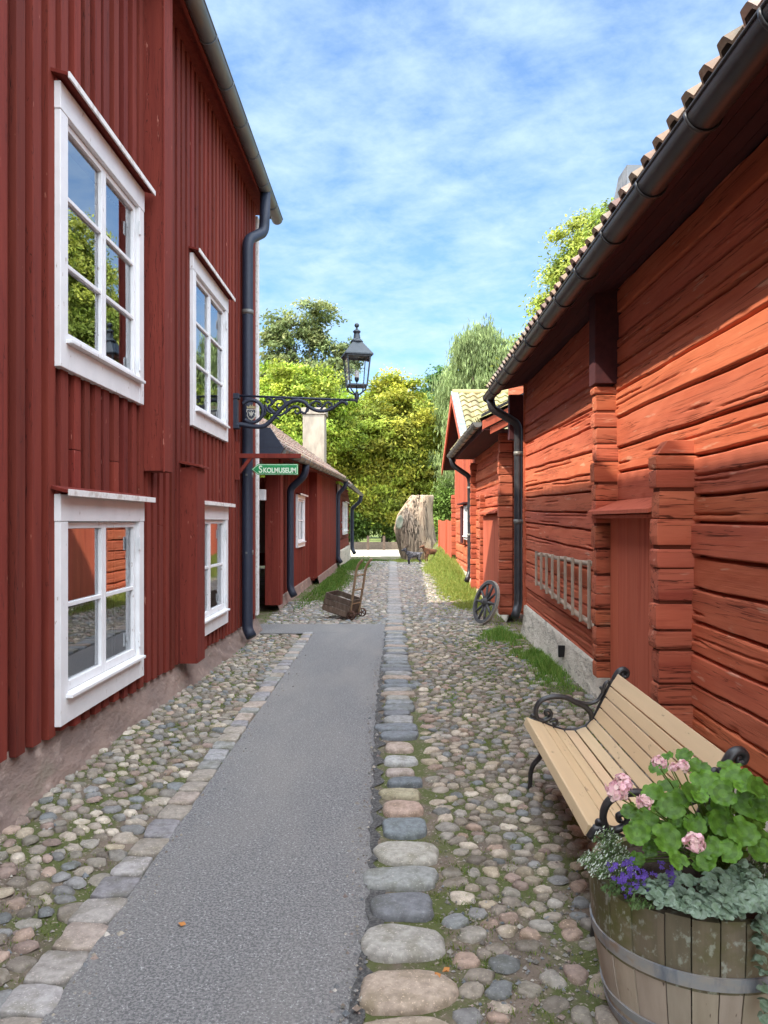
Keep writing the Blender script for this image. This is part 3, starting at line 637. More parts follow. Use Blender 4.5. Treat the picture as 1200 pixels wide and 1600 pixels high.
# ------------------------------------------------------------------ windows
def window(parent,xw,y0,y1,z0,z1,rows,face=1,cw=.108,head=.16,foot=.15,curt=True,cap='board',hinge=True,cols=2):
    """casement window on a wall plane x=xw facing +x (face=1) or -x. y0..y1,z0..z1 outer casing."""
    s=face
    def bx(B,d0,d1,a,b,c,d):
        x0,x1=sorted((xw+s*d0,xw+s*d1)); B.box(x0,x1,a,b,c,d)
    B=MB()
    bx(B,-.02,.035,y0,y0+cw,z0,z1-head); bx(B,-.02,.035,y1-cw,y1,z0,z1-head)
    bx(B,-.02,.038,y0-.005,y1+.005,z1-head+.001,z1)
    bx(B,-.02,.033,y0+cw+.001,y1-cw-.001,z0,z0+foot)
    # inner reveal
    bx(B,-.17,-.022,y0+cw-.02,y0+cw+.012,z0+foot-.02,z1-head); bx(B,-.17,-.022,y1-cw-.012,y1-cw+.02,z0+foot-.02,z1-head)
    w=B.build('window',M['white'],parent,bevel=.004)
    S=MB(); bx(S,-.0,.075,y0+cw-.03,y1-cw+.03,z0+foot+.001,z0+foot+.022); S.build('sill',M['white'],w,bevel=.003)
    if cap=='board':
        K=MB(); a=xw+s*.03; d=xw+s*.098
        K.col=(.9,.75,.75); K.mi=1
        K.hexa([(a-s*.03,y0-.05,z1+.028),(d,y0-.05,z1+.002),(d,y1+.05,z1+.002),(a-s*.03,y1+.05,z1+.028)],
               [(a-s*.03,y0-.05,z1+.05),(d,y0-.05,z1+.022),(d,y1+.05,z1+.022),(a-s*.03,y1+.05,z1+.05)])
        K.mi=0; K.col=(1,1,1); x0,x1=sorted((d+s*.001,d+s*.012)); K.box(x0,x1,y0-.05,y1+.05,z1-.012,z1+.026)
        K.build('window_cap',[M['oldwhite'],M['redboard']],w,bevel=.002)
    iy0,iy1=y0+cw+.004,y1-cw-.004; iz0,iz1=z0+foot+.024,z1-head-.004
    ym=(iy0+iy1)/2; sw=.038
    rng=((iy0,ym-.002),(ym+.002,iy1)) if cols==2 else ((iy0,iy1),)
    for (a,b) in rng:
        S=MB(); f0,f1=-.03,.006
        bx(S,f0,f1,a,a+sw,iz0,iz1); bx(S,f0,f1,b-sw,b,iz0,iz1); bx(S,f0,f1,a+sw,b-sw,iz1-sw,iz1); bx(S,f0,f1,a+sw,b-sw,iz0,iz0+sw*1.5)
        gz0,gz1=iz0+sw*1.5,iz1-sw
        for k in range(1,rows):
            z=gz0+(gz1-gz0)*k/rows; bx(S,f0+.005,f1-.003,a+sw,b-sw,z-.013,z+.013)
        sa=S.build('sash',M['white'],w,bevel=.003)
    G=MB()
    for (a,b) in rng:
        for k in range(rows):
            za=gz0+(gz1-gz0)*k/rows+.012; zb=gz0+(gz1-gz0)*(k+1)/rows-.012
            x=xw-s*.018; t=random.Random(k*7+int(y0*9)).uniform(-.0012,.0012)
            G.add([(x+t,a+sw-.005,za-.01),(x,b-sw+.005,za-.01),(x-t,b-sw+.005,zb+.01),(x,a+sw-.005,zb+.01)],[(0,1,2,3)])
    G.build('pane',M['glass'],w)
    if hinge:
        for z in (iz0+.12,iz1-.16):
            H=MB(); bx(H,.036,.046,y1-cw-.02,y1-cw+.012,z-.05,z+.05); H.build('hinge',M['white'],w,bevel=.002)
    # room box + curtain
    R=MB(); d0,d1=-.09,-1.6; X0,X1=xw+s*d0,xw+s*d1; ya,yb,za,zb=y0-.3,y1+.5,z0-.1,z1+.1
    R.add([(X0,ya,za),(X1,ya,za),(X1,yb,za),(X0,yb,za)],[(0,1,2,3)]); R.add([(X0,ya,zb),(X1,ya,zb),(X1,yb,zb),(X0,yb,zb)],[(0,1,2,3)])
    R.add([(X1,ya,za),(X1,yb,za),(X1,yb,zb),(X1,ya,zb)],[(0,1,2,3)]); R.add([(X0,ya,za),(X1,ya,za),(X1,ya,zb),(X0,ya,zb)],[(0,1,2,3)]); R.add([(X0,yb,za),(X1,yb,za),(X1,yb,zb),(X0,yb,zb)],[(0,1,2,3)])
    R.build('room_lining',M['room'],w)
    if curt:
        for (a,b) in ((y0+cw+.02,y0+cw+.22),(y1-cw-.30,y1-cw-.02)):
            K=MB(); K.smooth=True
            n=28; vs=[];fs=[]
            for k in range(n+1):
                yy=a+(b-a)*k/n; xx=xw-s*(.16+.022*math.sin(k*1.35))
                vs+=[(xx,yy,z0+foot-.02),(xx,yy,z1-.1)]
                if k: fs.append((2*k-2,2*k,2*k+1,2*k-1))
            K.add(vs,fs)
            K.build('curtain',M['curtain'],w)
    return w

# ------------------------------------------------------------------ board wall
def board_wall(parent,xw,y0,y1,zl,zh,face,holes,seed,pitch=.178,over=.094,name='board_wall',mtl=None,wide=False,backing=True):
    """vertical board-on-board cladding; outer face of over-boards at xw; zl(y) lower edge"""
    r=random.Random(seed); B=MB(); s=face; y=y0
    def seg(a,b,d0,d1,lo,hi):
        segs=[(lo,hi)]
        for (ha,hb,hz0,hz1) in holes:
            if b>ha+.001 and a<hb-.001:
                new=[]
                for (p,q) in segs:
                    if p<hz0: new.append((p,min(q,hz0)))
                    if q>hz1: new.append((max(p,hz1),q))
                segs=new
        for p,q in segs:
            if q-p>.01:
                x0,x1=sorted((xw+s*d0,xw+s*d1)); B.box(x0,x1,a,b,p,q)
    while y<y1:
        pt=pitch*r.uniform(.9,1.1); ov=over*r.uniform(.88,1.12)
        B.col=rcol(.74,1.18,.06); lo=zl(y)+r.uniform(-.012,.012)
        ya,yb=y,min(y+ov,y1)
        # split if joined boards
        cut=None
        if r.random()<.18 and zh-zl(y)>3: cut=r.uniform(1.5,2.2)
        if cut:
            seg(ya,yb,-.041,0,lo,cut-.002); B.col=rcol(.82,1.12,.05); seg(ya,yb,-.041,0,cut+.002,zh)
        else: seg(ya,yb,-.041,r.uniform(-.003,.003),lo,zh)
        B.col=rcol(.80,1.05,.05)
        seg(yb+.0005-.02,min(y+pt+.02,y1),-.062,-.042,lo+.01,zh)
        y+=pt
    return B.build(name,mtl or M['redboard'],parent,bevel=.003)

# =================================================================== TALL LEFT BUILDING
XL=-1.95
tb=thing('tall_house','tall two-storey dark red board house with white windows on the left of the alley','house',(XL,3,0))
lowz=lambda y: float(np.interp(y,[3.8,5.75,9.67,11.2],[.39,.31,.235,.21]))
WU=[(4.44,5.94,2.50,4.15),(7.42,9.0,2.53,4.2)]; WL=[(4.44,5.94,.41,1.76),(7.42,9.0,.42,1.78)]
holes=[(a+.02,b-.02,c+.01,d-.01) for a,b,c,d in WU+WL]
board_wall(tb,XL,-6,11.05,lowz,6.12,1,holes,3)
B=MB(); 
# core walls behind boards, opened at windows by segments
def core(B,y0,y1,z0,z1,holes,x0,x1):
    ysx=sorted(set([y0,y1]+[h for q in holes for h in q[:2]]))
    for a,b in zip(ysx[:-1],ysx[1:]):
        segs=[(z0,z1)]
        for (ha,hb,c,d) in holes:
            if (a+b)/2>ha and (a+b)/2<hb:
                new=[]
                for p,q in segs:
                    if p<c: new.append((p,min(q,c)))
                    if q>d: new.append((max(p,d),q))
                segs=new
        for p,q in segs: B.box(x0,x1,a,b,p,q)
h2=[(a+.1,b-.1,c+.13,d-.15) for a,b,c,d in WU+WL]
core(B,-6,11.1,.25,6.15,h2,XL-.16,XL-.065)
B.box(-9,XL-.165,11.0,11.1,.2,6.1); B.box(-9,XL-.165,-6,-5.9,.2,6.1); B.box(-9.1,-9,-6,11.1,.2,6.1)
B.build('wall_core',M['redboard'],tb)
for i,(a,b,c,d) in enumerate(WU):
    w=window(tb,XL,a,b,c,d,3); w['label']='large upper white casement window with six panes' if i==0 else 'farther upper white casement window with six panes'
for i,(a,b,c,d) in enumerate(WL):
    w=window(tb,XL,a,b,c,d,2); w['label']='near lower white casement window with four panes' if i==0 else 'farther lower white casement window with four panes'
# foundation, irregular sloping plaster
n1=sn(8,6,.2,2.5); n2=sn(9,7,.8,6)
yy=np.arange(-6,11.25,.06); T=np.linspace(0,1,9); V=[]
for t in T:
    z=(1-t)*np.array([max(.0,float(gh(-1.9,y))-.06) for y in yy])+t*np.array([lowz(y)+.05 for y in yy])
    x=XL-.045+.16*(1-t)**1.5*(.8+.35*n1(yy+t))+.014*n2(yy*1.3+3*t)*(1-t)
    V.append(np.stack([x,yy,z],-1))
V=np.concatenate(V); n=len(yy); idx=np.arange(len(V)).reshape(9,n)
npmesh('foundation',V,np.stack([idx[:-1,:-1],idx[:-1,1:],idx[1:,1:],idx[1:,:-1]],-1).reshape(-1,4),None,M['plinth'],tb,smooth=True)
M['plinth'].node_tree.nodes  # keep
# pilaster casings
B=MB(); B.box(XL-.01,-1.80,6.05,6.07,2.0,6.05); B.box(-1.815,-1.797,6.071,6.29,2.0,6.05); B.box(XL-.01,-1.80,6.291,6.31,2.0,6.05); B.box(XL-.01,-1.80,6.071,6.29,2.0,2.02); B.col=(1.08,1.05,1.05); B.box(-1.803,-1.788,6.045,6.065,1.99,6.05)
p=B.build('pilaster',M['redboard'],tb,bevel=.003); p['label']='upper boxed-in timber casing between the windows'
B=MB(); B.box(XL-.01,-1.795,7.08,7.10,.29,2.10); B.box(-1.812,-1.793,7.101,7.36,.29,2.10); B.box(XL-.01,-1.795,7.361,7.38,.29,2.10)
B.hexa([(XL,7.04,2.135),(-1.76,7.04,2.10),(-1.76,7.42,2.10),(XL,7.42,2.135)],[(XL,7.04,2.16),(-1.76,7.04,2.122),(-1.76,7.42,2.122),(XL,7.42,2.16)])
p=B.build('pilaster',M['redboard'],tb,bevel=.003); p['label']='lower boxed-in timber casing with a small sloping cap'
B=MB(); B.box(XL-.02,XL+.02,11.06,11.19,.25,6.0); B.box(XL-.12,XL+.018,11.191,11.21,.25,6.0)
B.build('corner_board',M['oldwhite'],tb,bevel=.003)
B=MB(); B.box(XL-.02,XL+.012,10.78,10.94,.3,6.1); B.build('corner_board',M['redboard'],tb,bevel=.003)
# eaves: soffit, fascia, gutter, roof
pit=math.radians(36); upL=(-math.cos(pit),0,math.sin(pit))
EX,EZ=-1.73,6.18
B=MB(); B.box(XL-.05,-1.80,-6,11.25,6.085,6.105); B.box(-1.80,-1.772,-6,11.25,6.03,6.20); B.build('soffit',M['redboard'],tb)
B=MB(); slope_slab(B,(EX-.02,-6,EZ),(EX-.02,11.3,EZ),upL,4.6,.03,.035)
B.build('roof_deck',M['soffit'],tb)
tile_roof(tb,(EX-.01,-6,EZ),(EX-.01,11.3,EZ),upL,14,M['tile'],period=.21,amp=.045)
B=MB(); rx=EX-4.6*math.cos(pit); rz=EZ+4.6*math.sin(pit)
B.hexa([(rx,-6,rz-.05),(rx,11.3,rz-.05),(rx-4,11.3,EZ-.05),(rx-4,-6,EZ-.05)],[(rx,-6,rz),(rx,11.3,rz),(rx-4,11.3,EZ),(rx-4,-6,EZ)])
B.build('rear_roof_slope',M['tile'],tb)
gutter(tb,(-1.70,-6,6.13),(-1.70,11.4,6.085),r=.082,mtl=M['gutterblue'],brk=.75,start=.35)
downpipe(tb,[(-1.70,10.35,6.05),(-1.72,10.35,5.50),(-1.86,9.92,5.24),(-1.86,9.9,.22),(-1.80,9.86,.12)],r=.07,mtl=M['blueiron'],clamps=(1.2,2.2,4.3))

# =================================================================== WALL LANTERN
YB=9.5
wl=thing('wall_lantern','black street lantern on an ornate scrolled iron arm fixed to the tall red house','lamp',(-1.85,YB,3.16))
def Q(px,py,Y=YB): return P(px,py,Y)
B=MB()
x0=Q(361,618)[0]; x1=Q(372,618)[0]
B.box(x0,x1,YB-.05,YB+.05,Q(0,669)[2],Q(0,617)[2]); B.box(x0-.01,x1+.02,YB-.055,YB+.055,Q(0,669)[2]-.01,Q(0,663)[2]); B.box(x0-.01,x1+.02,YB-.055,YB+.055,Q(0,624)[2],Q(0,617)[2]+.015)
B.box(-1.97,x0+.002,YB-.03,YB+.03,Q(0,660)[2],Q(0,630)[2])
B.build('wall_plate',M['blueiron'],wl,bevel=.006)
B=MB(); B.smooth=True
def pth(pts,Y=YB): return [Q(350+x/9.23,600+y/9.23,Y) for x,y in pts]
def cat(pts,n=8):
    """catmull-rom"""
    p=[Vector(q) for q in pts]; p=[p[0]*2-p[1]]+p+[p[-1]*2-p[-2]]; out=[]
    for i in range(1,len(p)-2):
        for k in range(n):
            t=k/n; out.append(.5*((2*p[i])+(-p[i-1]+p[i+1])*t+(2*p[i-1]-5*p[i]+4*p[i+1]-p[i+2])*t*t+(-p[i-1]+3*p[i]-3*p[i+1]+p[i+2])*t**3))
    out.append(p[-2]); return out
B.tube([Q(363,618),Q(545,625)],.014,8)
def scroll(pts,r0=.016,r1=.010,B=B):
    r0*=1.25; r1*=1.3
    c=cat(pth(pts)); n=len(c); B.tube(c,[r0+(r1-r0)*i/n for i in range(n)],8)
def spir(cx,cy,r0,r1,a0,a1,n=18):
    return [(cx+math.cos(a0+(a1-a0)*k/n)*(r0+(r1-r0)*k/n),cy+math.sin(a0+(a1-a0)*k/n)*(r0+(r1-r0)*k/n)) for k in range(n+1)]
# main stem: from lower-left up to the end curl
scroll([(90,600),(240,585),(380,610),(560,610),(660,545),(760,430),(860,330),(960,260),(1060,235),(1160,262),(1230,330),(1330,380),(1440,390),(1560,350),(1640,290),(1700,255),(1760,275),(1770,305)],.024,.014)
scroll(spir(400,400,170,150,-2.4,2.3,22),.020,.016)       # ring round the crest
scroll([(590,300),(640,390),(720,430)]+[],.014,.010)
scroll([(730,420),(650,330),(690,290)]+spir(640,245,50,16,.3,-5.2,14),.014,.009)
scroll([(690,290),(760,220),(860,230),(910,300)]+[],.014,.010)
scroll(spir(800,300,90,16,-1.2,4.6,16),.013,.008)
scroll([(640,330),(700,400),(800,450),(890,400),(910,320)],.013,.009)
scroll([(880,430),(950,360),(1010,325)]+spir(1050,390,62,16,-1.6,4.2,14),.013,.008)
scroll([(1110,400),(1170,420),(1200,330),(1160,280)],.012,.009)
scroll([(1200,400),(1240,300),(1320,250)]+spir(1360,300,46,12,-1.6,4.0,12),.012,.008)
scroll([(1380,390),(1450,300),(1500,260)]+spir(1520,310,40,12,-1.6,3.8,12),.011,.007)
scroll([(620,560),(700,500),(770,490),(790,515)],.012,.008)
scroll([(300,590),(420,560),(560,470),(600,400),(560,300)],.012,.009)
B.build('scroll_bracket',M['blueiron'],wl)
# crest
B=MB(); pts=[(-.5,.5),(-.55,.2),(-.42,.05),(-.5,-.2),(-.3,-.55),(0,-.75),(.3,-.55),(.5,-.2),(.42,.05),(.55,.2),(.5,.5),(.2,.42),(0,.5),(-.2,.42)]
cx,_,cz=Q(350+400/9.23,600+430/9.23); sc=.115
B.prism([(cx+a*sc,cz+b*sc) for a,b in pts],'y',YB-.03,YB-.015)
cr=B.build('crest_shield',M['crest'],wl,bevel=.003)
B=MB(); B.prism([(cx+a*sc*.8,cz+b*sc*.8) for a,b in pts],'y',YB-.034,YB-.0305); B.build('shield_field',M['blueiron'],cr)
B=MB(); bird=[(-.05,.38),(.12,.36),(.1,.28),(.03,.25),(.10,.1),(.38,.3),(.32,0),(.2,-.1),(.3,-.3),(.1,-.25),(0,-.5),(-.1,-.25),(-.3,-.3),(-.2,-.1),(-.32,0),(-.38,.3),(-.1,.1),(-.05,.25)]
B.prism([(cx+a*sc*.75,cz+b*sc*.75) for a,b in bird][::-1],'y',YB-.038,YB-.0345); B.build('crest_figure',M['crest'],cr)
B=MB(); crown=[(-.45,.55),(.45,.55),(.5,.85),(.25,.7),(.12,.95),(0,.72),(-.12,.95),(-.25,.7),(-.5,.85)]
B.prism([(cx+a*sc,cz+b*sc) for a,b in crown],'y',YB-.034,YB-.014); B.build('crest_crown',M['brass'],wl)
# lantern head (local px from photo)  crop scale 10, offset (500,490)
def LQ(x,y): return P(500+x/10,490+y/10,YB)
lx=LQ(575,0)[0]
Lz=lambda y: LQ(0,y)[2]
hb=(LQ(715,0)[0]-LQ(400,0)[0])/2*.86; ht=(LQ(790,0)[0]-LQ(370,0)[0])/2*.86; hr=(LQ(830,0)[0]-LQ(330,0)[0])/2*.88
rot=Matrix.Translation(Vector((lx,YB,0)))@Matrix.Rotation(math.radians(14),4,'Z')
zb,zt=Lz(1130),Lz(660)
B=MB()
cb=[(-hb,-hb),(hb,-hb),(hb,hb),(-hb,hb)]; ct=[(-ht,-ht),(ht,-ht),(ht,ht),(-ht,ht)]
for (a,b),(c,d) in zip(cb,ct):
    B.tube([rot@Vector((a,b,zb)),rot@Vector((c,d,zt))],.013,4)
for k in range(4):
    a,b=cb[k],cb[(k+1)%4]; B.tube([rot@Vector((*a,zb)),rot@Vector((*b,zb))],.014,4)
    a,b=ct[k],ct[(k+1)%4]; B.tube([rot@Vector((*a,zt-.01)),rot@Vector((*b,zt-.01))],.022,4)
B.box(-hb,hb,-hb,hb,zb-.012,zb,M=rot)
B.build('lantern_frame',M['lampiron'],wl)
B=MB(); ap=.062; za=Lz(460)
q0=[rot@Vector((s*hr,t*hr,zt+.005)) for s,t in ((-1,-1),(1,-1),(1,1),(-1,1))]; q1=[rot@Vector((s*ap,t*ap,za)) for s,t in ((-1,-1),(1,-1),(1,1),(-1,1))]
B.hexa(q0,q1); q2=[rot@Vector((s*hr,t*hr,zt-.012)) for s,t in ((-1,-1),(1,-1),(1,1),(-1,1))]; B.hexa(q2,[v+Vector((0,0,.0168)) for v in q2])
B.build('lantern_roof',M['lampiron'],wl,bevel=.003)
B=MB(); B.smooth=True
pr=[(.055,0),(.075,.008),(.078,.025),(.062,.04),(.05,.055),(.042,.06),(.040,.10),(.036,.105),(.036,.13),(.045,.136),(.05,.145),(.04,.158),(.022,.17),(.013,.18),(.011,.195)]
B.lathe([(a,b+.0) for a,b in pr],(lx,YB,za-.005),16); zf=za+.19
B.lathe([(.001,.0),(.015,.004),(.026,.016),(.030,.03),(.026,.044),(.015,.056),(.001,.060)],(lx,YB,zf-.002),14)
B.build('finial',M['lampiron'],wl)
G=MB()
for k in range(4):
    a,b=cb[k],cb[(k+1)%4]; c,d=ct[(k+1)%4],ct[k]
    G.add([rot@Vector((a[0]*.96,a[1]*.96,zb)),rot@Vector((b[0]*.96,b[1]*.96,zb)),rot@Vector((c[0]*.96,c[1]*.96,zt)),rot@Vector((d[0]*.96,d[1]*.96,zt))],[(0,1,2,3)])
G.build('lantern_glass',M['clearglass'],wl)
B=MB(); B.smooth=True; B.lathe([(.006,0),(.006,.04),(.02,.06),(.028,.08),(.028,.10)],(lx,YB,zb),12); B.build('lamp_holder',M['lampiron'],wl)
B=MB(); B.smooth=True; B.lathe([(.026,.10),(.028,.13),(.028,.16),(.02,.185),(.001,.195)],(lx,YB,zb),12); B.build('bulb',M['bulb'],wl)
B=MB(); B.smooth=True
zc=Lz(1260)
for s,t in ((-1,-1),(1,-1),(1,1),(-1,1)):
    B.tube(cat([rot@Vector((s*hb*.95,t*hb*.95,zb-.005)),rot@Vector((s*hb*.8,t*hb*.8,zb-.06)),rot@Vector((s*.03,t*.03,zc)),rot@Vector((s*.01,t*.01,zc-.02))],5),.009,6)
B.tube([(lx,YB,zb),(lx,YB,zc-.09)],.008,6); B.lathe([(.001,-.13),(.014,-.12),(.016,-.09),(.028,-.075),(.028,-.03),(.018,0),(.02,.01),(.001,.02)],(lx,YB,zc+.02),12)
B.tube([Q(545,624.6),(lx,YB,zc-.075)],[.016,.02],8)
B.build('lantern_cradle',M['lampiron'],wl)

# =================================================================== SIGN
YS=9.6
sg=thing('hanging_sign','green arrow shaped museum sign with pale lettering hung from a red wooden arm','sign',(-1.8,YS,2.4))
B=MB(); S=lambda px,py: P(px,py,YS)
B.box(XL-.01,S(470,0)[0],YS-.03,YS+.03,S(0,716)[2],S(0,709)[2]); B.box(XL-.005,XL+.05,YS-.031,YS+.031,S(0,750)[2],S(0,690)[2])
a=S(368,746);c=S(392,715)
B.tube([a,c],.03,4)
B.build('wooden_arm',M['redboard'],sg,bevel=.003)
def arrow(dx,dz):
    x0,x1,x2=S(393,0)[0],S(403,0)[0],S(466,0)[0]; z0,z1=S(0,742)[2],S(0,725)[2]; zm=(z0+z1)/2
    return [(x0+dx*1.7,zm),(x1+dx*.6,z0+dz),(x2-dx,z0+dz),(x2-dx,z1-dz),(x1+dx*.6,z1-dz)]
B=MB(); B.prism(arrow(0,0),'y',YS-.012,YS+.012); bd=B.build('sign_board',M['greensign'],sg,bevel=.002)
B=MB(); B.prism(arrow(.007,.007),'y',YS-.0155,YS-.0125); bb=B.build('sign_border',M['signwhite'],bd)
B=MB(); B.prism(arrow(.013,.013),'y',YS-.0185,YS-.016); B.build('sign_field',M['greensign'],bd)
B=MB(); B.smooth=True
for px in (408,458):
    B=MB(); B.tube([S(px,716),S(px,726)],.005,6); B.build('sign_hanger',M['iron'],sg)
def text(body,size,loc,mtl,parent,ext=.002,off=.0,sx=1,name='lettering'):
    cu=bpy.data.curves.new(name,'FONT'); cu.body=body; cu.size=size; cu.extrude=ext; cu.offset=off; cu.align_x='LEFT'
    o=bpy.data.objects.new('tmp',cu); COL.objects.link(o)
    dg=bpy.context.evaluated_depsgraph_get(); dg.update()
    me=bpy.data.meshes.new_from_object(o.evaluated_get(dg)); bpy.data.objects.remove(o)
    off_=wloc(parent); M4=Matrix.Translation(Vector(loc)-off_)@Matrix.Rotation(PI/2,4,'X')@Matrix.Diagonal((sx,1,1,1))
    w=max(v.co.x for v in me.vertices)*sx
    me.transform(M4); me.materials.append(mtl); me.name=name
    o=bpy.data.objects.new(name,me); COL.objects.link(o); o.parent=parent; return o,w
zt_=S(0,738.6)[2]
o,w=text('S',.125,(S(404.5,0)[0],YS-.0195,zt_),M['signwhite'],bd,off=.002,sx=.85)
o,w2=text('KOLMUSEUM',.086,(S(411.5,0)[0],YS-.0195,zt_),M['signwhite'],bd,off=.0028,sx=(S(463,0)[0]-S(411.5,0)[0])/.56)
# rescale second word exactly
mx=max(v.co.x for v in o.data.vertices); mn=min(v.co.x for v in o.data.vertices); tgt=S(462.5,0)[0]-S(411.5,0)[0]
for v in o.data.vertices: v.co.x=mn+(v.co.x-mn)*tgt/(mx-mn)

# =================================================================== LOG BARN (right, near)
XR=1.85
lb=thing('log_barn','big red log barn with a board door on the right of the alley','barn',(XR,3,0))
z_f=lambda y: float(np.interp(y,[3.77,6.35,10.57],[.29,.31,.455]))
seamsN=[.29,.44,.60,.78,.97,1.18,1.37,1.58,1.75,2.0,2.2,2.44,2.66,2.88,3.08,3.3,3.5,3.7]
log_wall(lb,(XR,0.4),(0,1),(-1,0),5.98,lambda u:z_f(.4+u),3.57,5,seams=seamsN,depth=.062,du=.03,dz=.0062)
log_wall(lb,(XR,-3.0),(0,1),(-1,0),3.38,lambda u:z_f(0),3.57,6,du=.1,dz=.03,depth=.06)
seamsF=[.33,.56,.77,.93,1.12,1.31,1.50,1.66,1.86,2.02,2.24,2.45,2.63,2.86,3.05,3.3,3.5,3.7]
log_wall(lb,(XR,6.40),(0,1),(-1,0),4.2,lambda u:z_f(6.4+u),3.57,15,seams=seamsF,depth=.058,du=.033,dz=.007)
B=MB(); B.box(XR+.15,XR+.2,-3,10.6,.1,3.6); B.box(XR+.2,8,10.45,10.6,.1,3.4); B.box(XR+.2,8,-3,-2.85,.1,3.4); B.box(8,8.15,-3,10.6,.1,3.4)
B.build('wall_core',M['redlog'],lb)
B=MB(); B.prism([(10.58,.45),(10.62,.45),(10.62,3.5),(10.58,3.5)],'x',XR-.03,XR+.2); B.build('end_board',M['redlog'],lb)
B=MB(); log_end(B,1.67,XR,6.30,6.43,.31,2.72,4); o=B.build('corner_logs',M['redlogx'],lb,bevel=.004); o['label']='tall stack of projecting log ends beside the door'
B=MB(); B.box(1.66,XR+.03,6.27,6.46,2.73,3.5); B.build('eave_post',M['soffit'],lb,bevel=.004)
B=MB(); log_end(B,1.63,XR,4.72,4.86,.15,2.02,9)
B.col=(1.05,1,1); B.prism([(1.64,2.02),(XR+.05,2.02),(XR+.05,2.10),(1.70,2.10)],'y',4.725,4.855)
o=B.build('corner_logs',M['redlogx'],lb,bevel=.004); o['label']='shorter stack of log ends with a bevelled top at the near side of the door'
# door
B=MB(); y=4.87; r=random.Random(3)
while y<6.27:
    w=min(.235,6.27-y); B.col=rcol(.93,1.07,.03); B.box(1.785,1.80,y+.0015,y+w-.0015,.2,1.66); y+=w
d=B.build('door',M['reddoor'],lb,bevel=.002)
B=MB(); B.hexa([(1.86,4.88,1.745),(1.63,4.88,1.655),(1.63,6.40,1.655),(1.86,6.40,1.745)],[(1.86,4.88,1.775),(1.63,4.88,1.685),(1.63,6.40,1.685),(1.86,6.40,1.775)])
B.box(1.66,1.79,4.90,6.32,1.625,1.65)
B.build('door_hood',M['reddoor'],d,bevel=.003)
# foundation
def foundation(parent,x,y0,y1,zt,seed,mtl,out=.04,face=-1):
    a=sn(seed,6,.2,2.5);b_=sn(seed+1,7,.8,6); yy=np.arange(y0,y1+.05,.06); V=[]
    for t in np.linspace(0,1,8):
        z=-.05+(np.array([zt(y) for y in yy])+.05)*t
        xx=x+face*(out+.07*(1-t)**1.4*(.9+.4*a(yy+t))+.012*b_(yy*1.5+4*t))
        V.append(np.stack([xx,yy,z],-1))
    V.append(V[-1]-np.array([face*.2,0,0])); m=len(V)
    V=np.concatenate(V); n=len(yy); idx=np.arange(m*n).reshape(m,n)
    return npmesh('foundation',V,np.stack([idx[:-1,:-1],idx[:-1,1:],idx[1:,1:],idx[1:,:-1]],-1).reshape(-1,4),None,mtl,parent,smooth=True)
fo=foundation(lb,XR,-3,10.65,z_f,51,M['plasterwall'],out=.01)
B=MB(); 
for yv,zv in ((8.1,.22),):
    B.box(1.762,1.83,yv,yv+.035,zv-.05,zv+.07)
B.build('vent_slot',M['black'],fo)
# soffit + roof
pR_=math.radians(34); upR=(math.cos(pR_),0,math.sin(pR_))
EXR,EZR=1.42,3.50
B=MB()
for k in range(4):
    B.col=rcol(.85,1.1); xa=1.44+k*.112; xb=xa+.108; za=3.415+.0*k
    zz=lambda x: 3.41+(x-1.44)*math.tan(pR_)*.35
    B.hexa([(xa,-3,zz(xa)),(xb,-3,zz(xb)),(xb,10.75,zz(xb)),(xa,10.75,zz(xa))],[(xa,-3,zz(xa)+.02),(xb,-3,zz(xb)+.02),(xb,10.75,zz(xb)+.02),(xa,10.75,zz(xa)+.02)])
B.box(1.425,1.4395,-3,10.8,3.36,3.47)
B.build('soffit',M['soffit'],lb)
B=MB(); slope_slab(B,(EXR,-3,EZR-.01),(EXR,10.85,EZR-.035),upR,4.2,.02,.02); B.build('roof_deck',M['soffit'],lb)
tile_roof(lb,(1.37,-3,3.515),(1.37,10.9,3.47),upR,13,M['oldtile'],period=.2,amp=.045,lip=.012,step=.02)
B=MB(); rx=EXR+4.2*math.cos(pR_); rz=EZR+4.2*math.sin(pR_)
B.hexa([(rx,-3,rz-.05),(rx,10.9,rz-.05),(rx+3.5,10.9,EZR-.05),(rx+3.5,-3,EZR-.05)],[(rx,-3,rz),(rx,10.9,rz),(rx+3.5,10.9,EZR),(rx+3.5,-3,EZR)]); B.build('rear_roof_slope',M['tile'],lb)
gutter(lb,(1.37,-3,3.42),(1.37,10.85,3.36),r=.078,brk=.68,start=.25)
downpipe(lb,[(1.38,10.72,3.30),(1.40,10.72,3.18),(1.74,10.74,2.98),(1.77,10.74,2.9),(1.77,10.74,.42),(1.70,10.62,.28)],r=.058,clamps=(2.55,1.6))
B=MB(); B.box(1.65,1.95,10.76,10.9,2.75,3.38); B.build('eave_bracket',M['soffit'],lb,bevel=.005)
# sheet-metal roof vent
B=MB(); B.prism([(5.22,3.60),(4.98,3.83),(4.80,3.83),(4.80,3.60)],'x',1.47,1.85)
B.build('roof_vent',M['zinc'],lb)

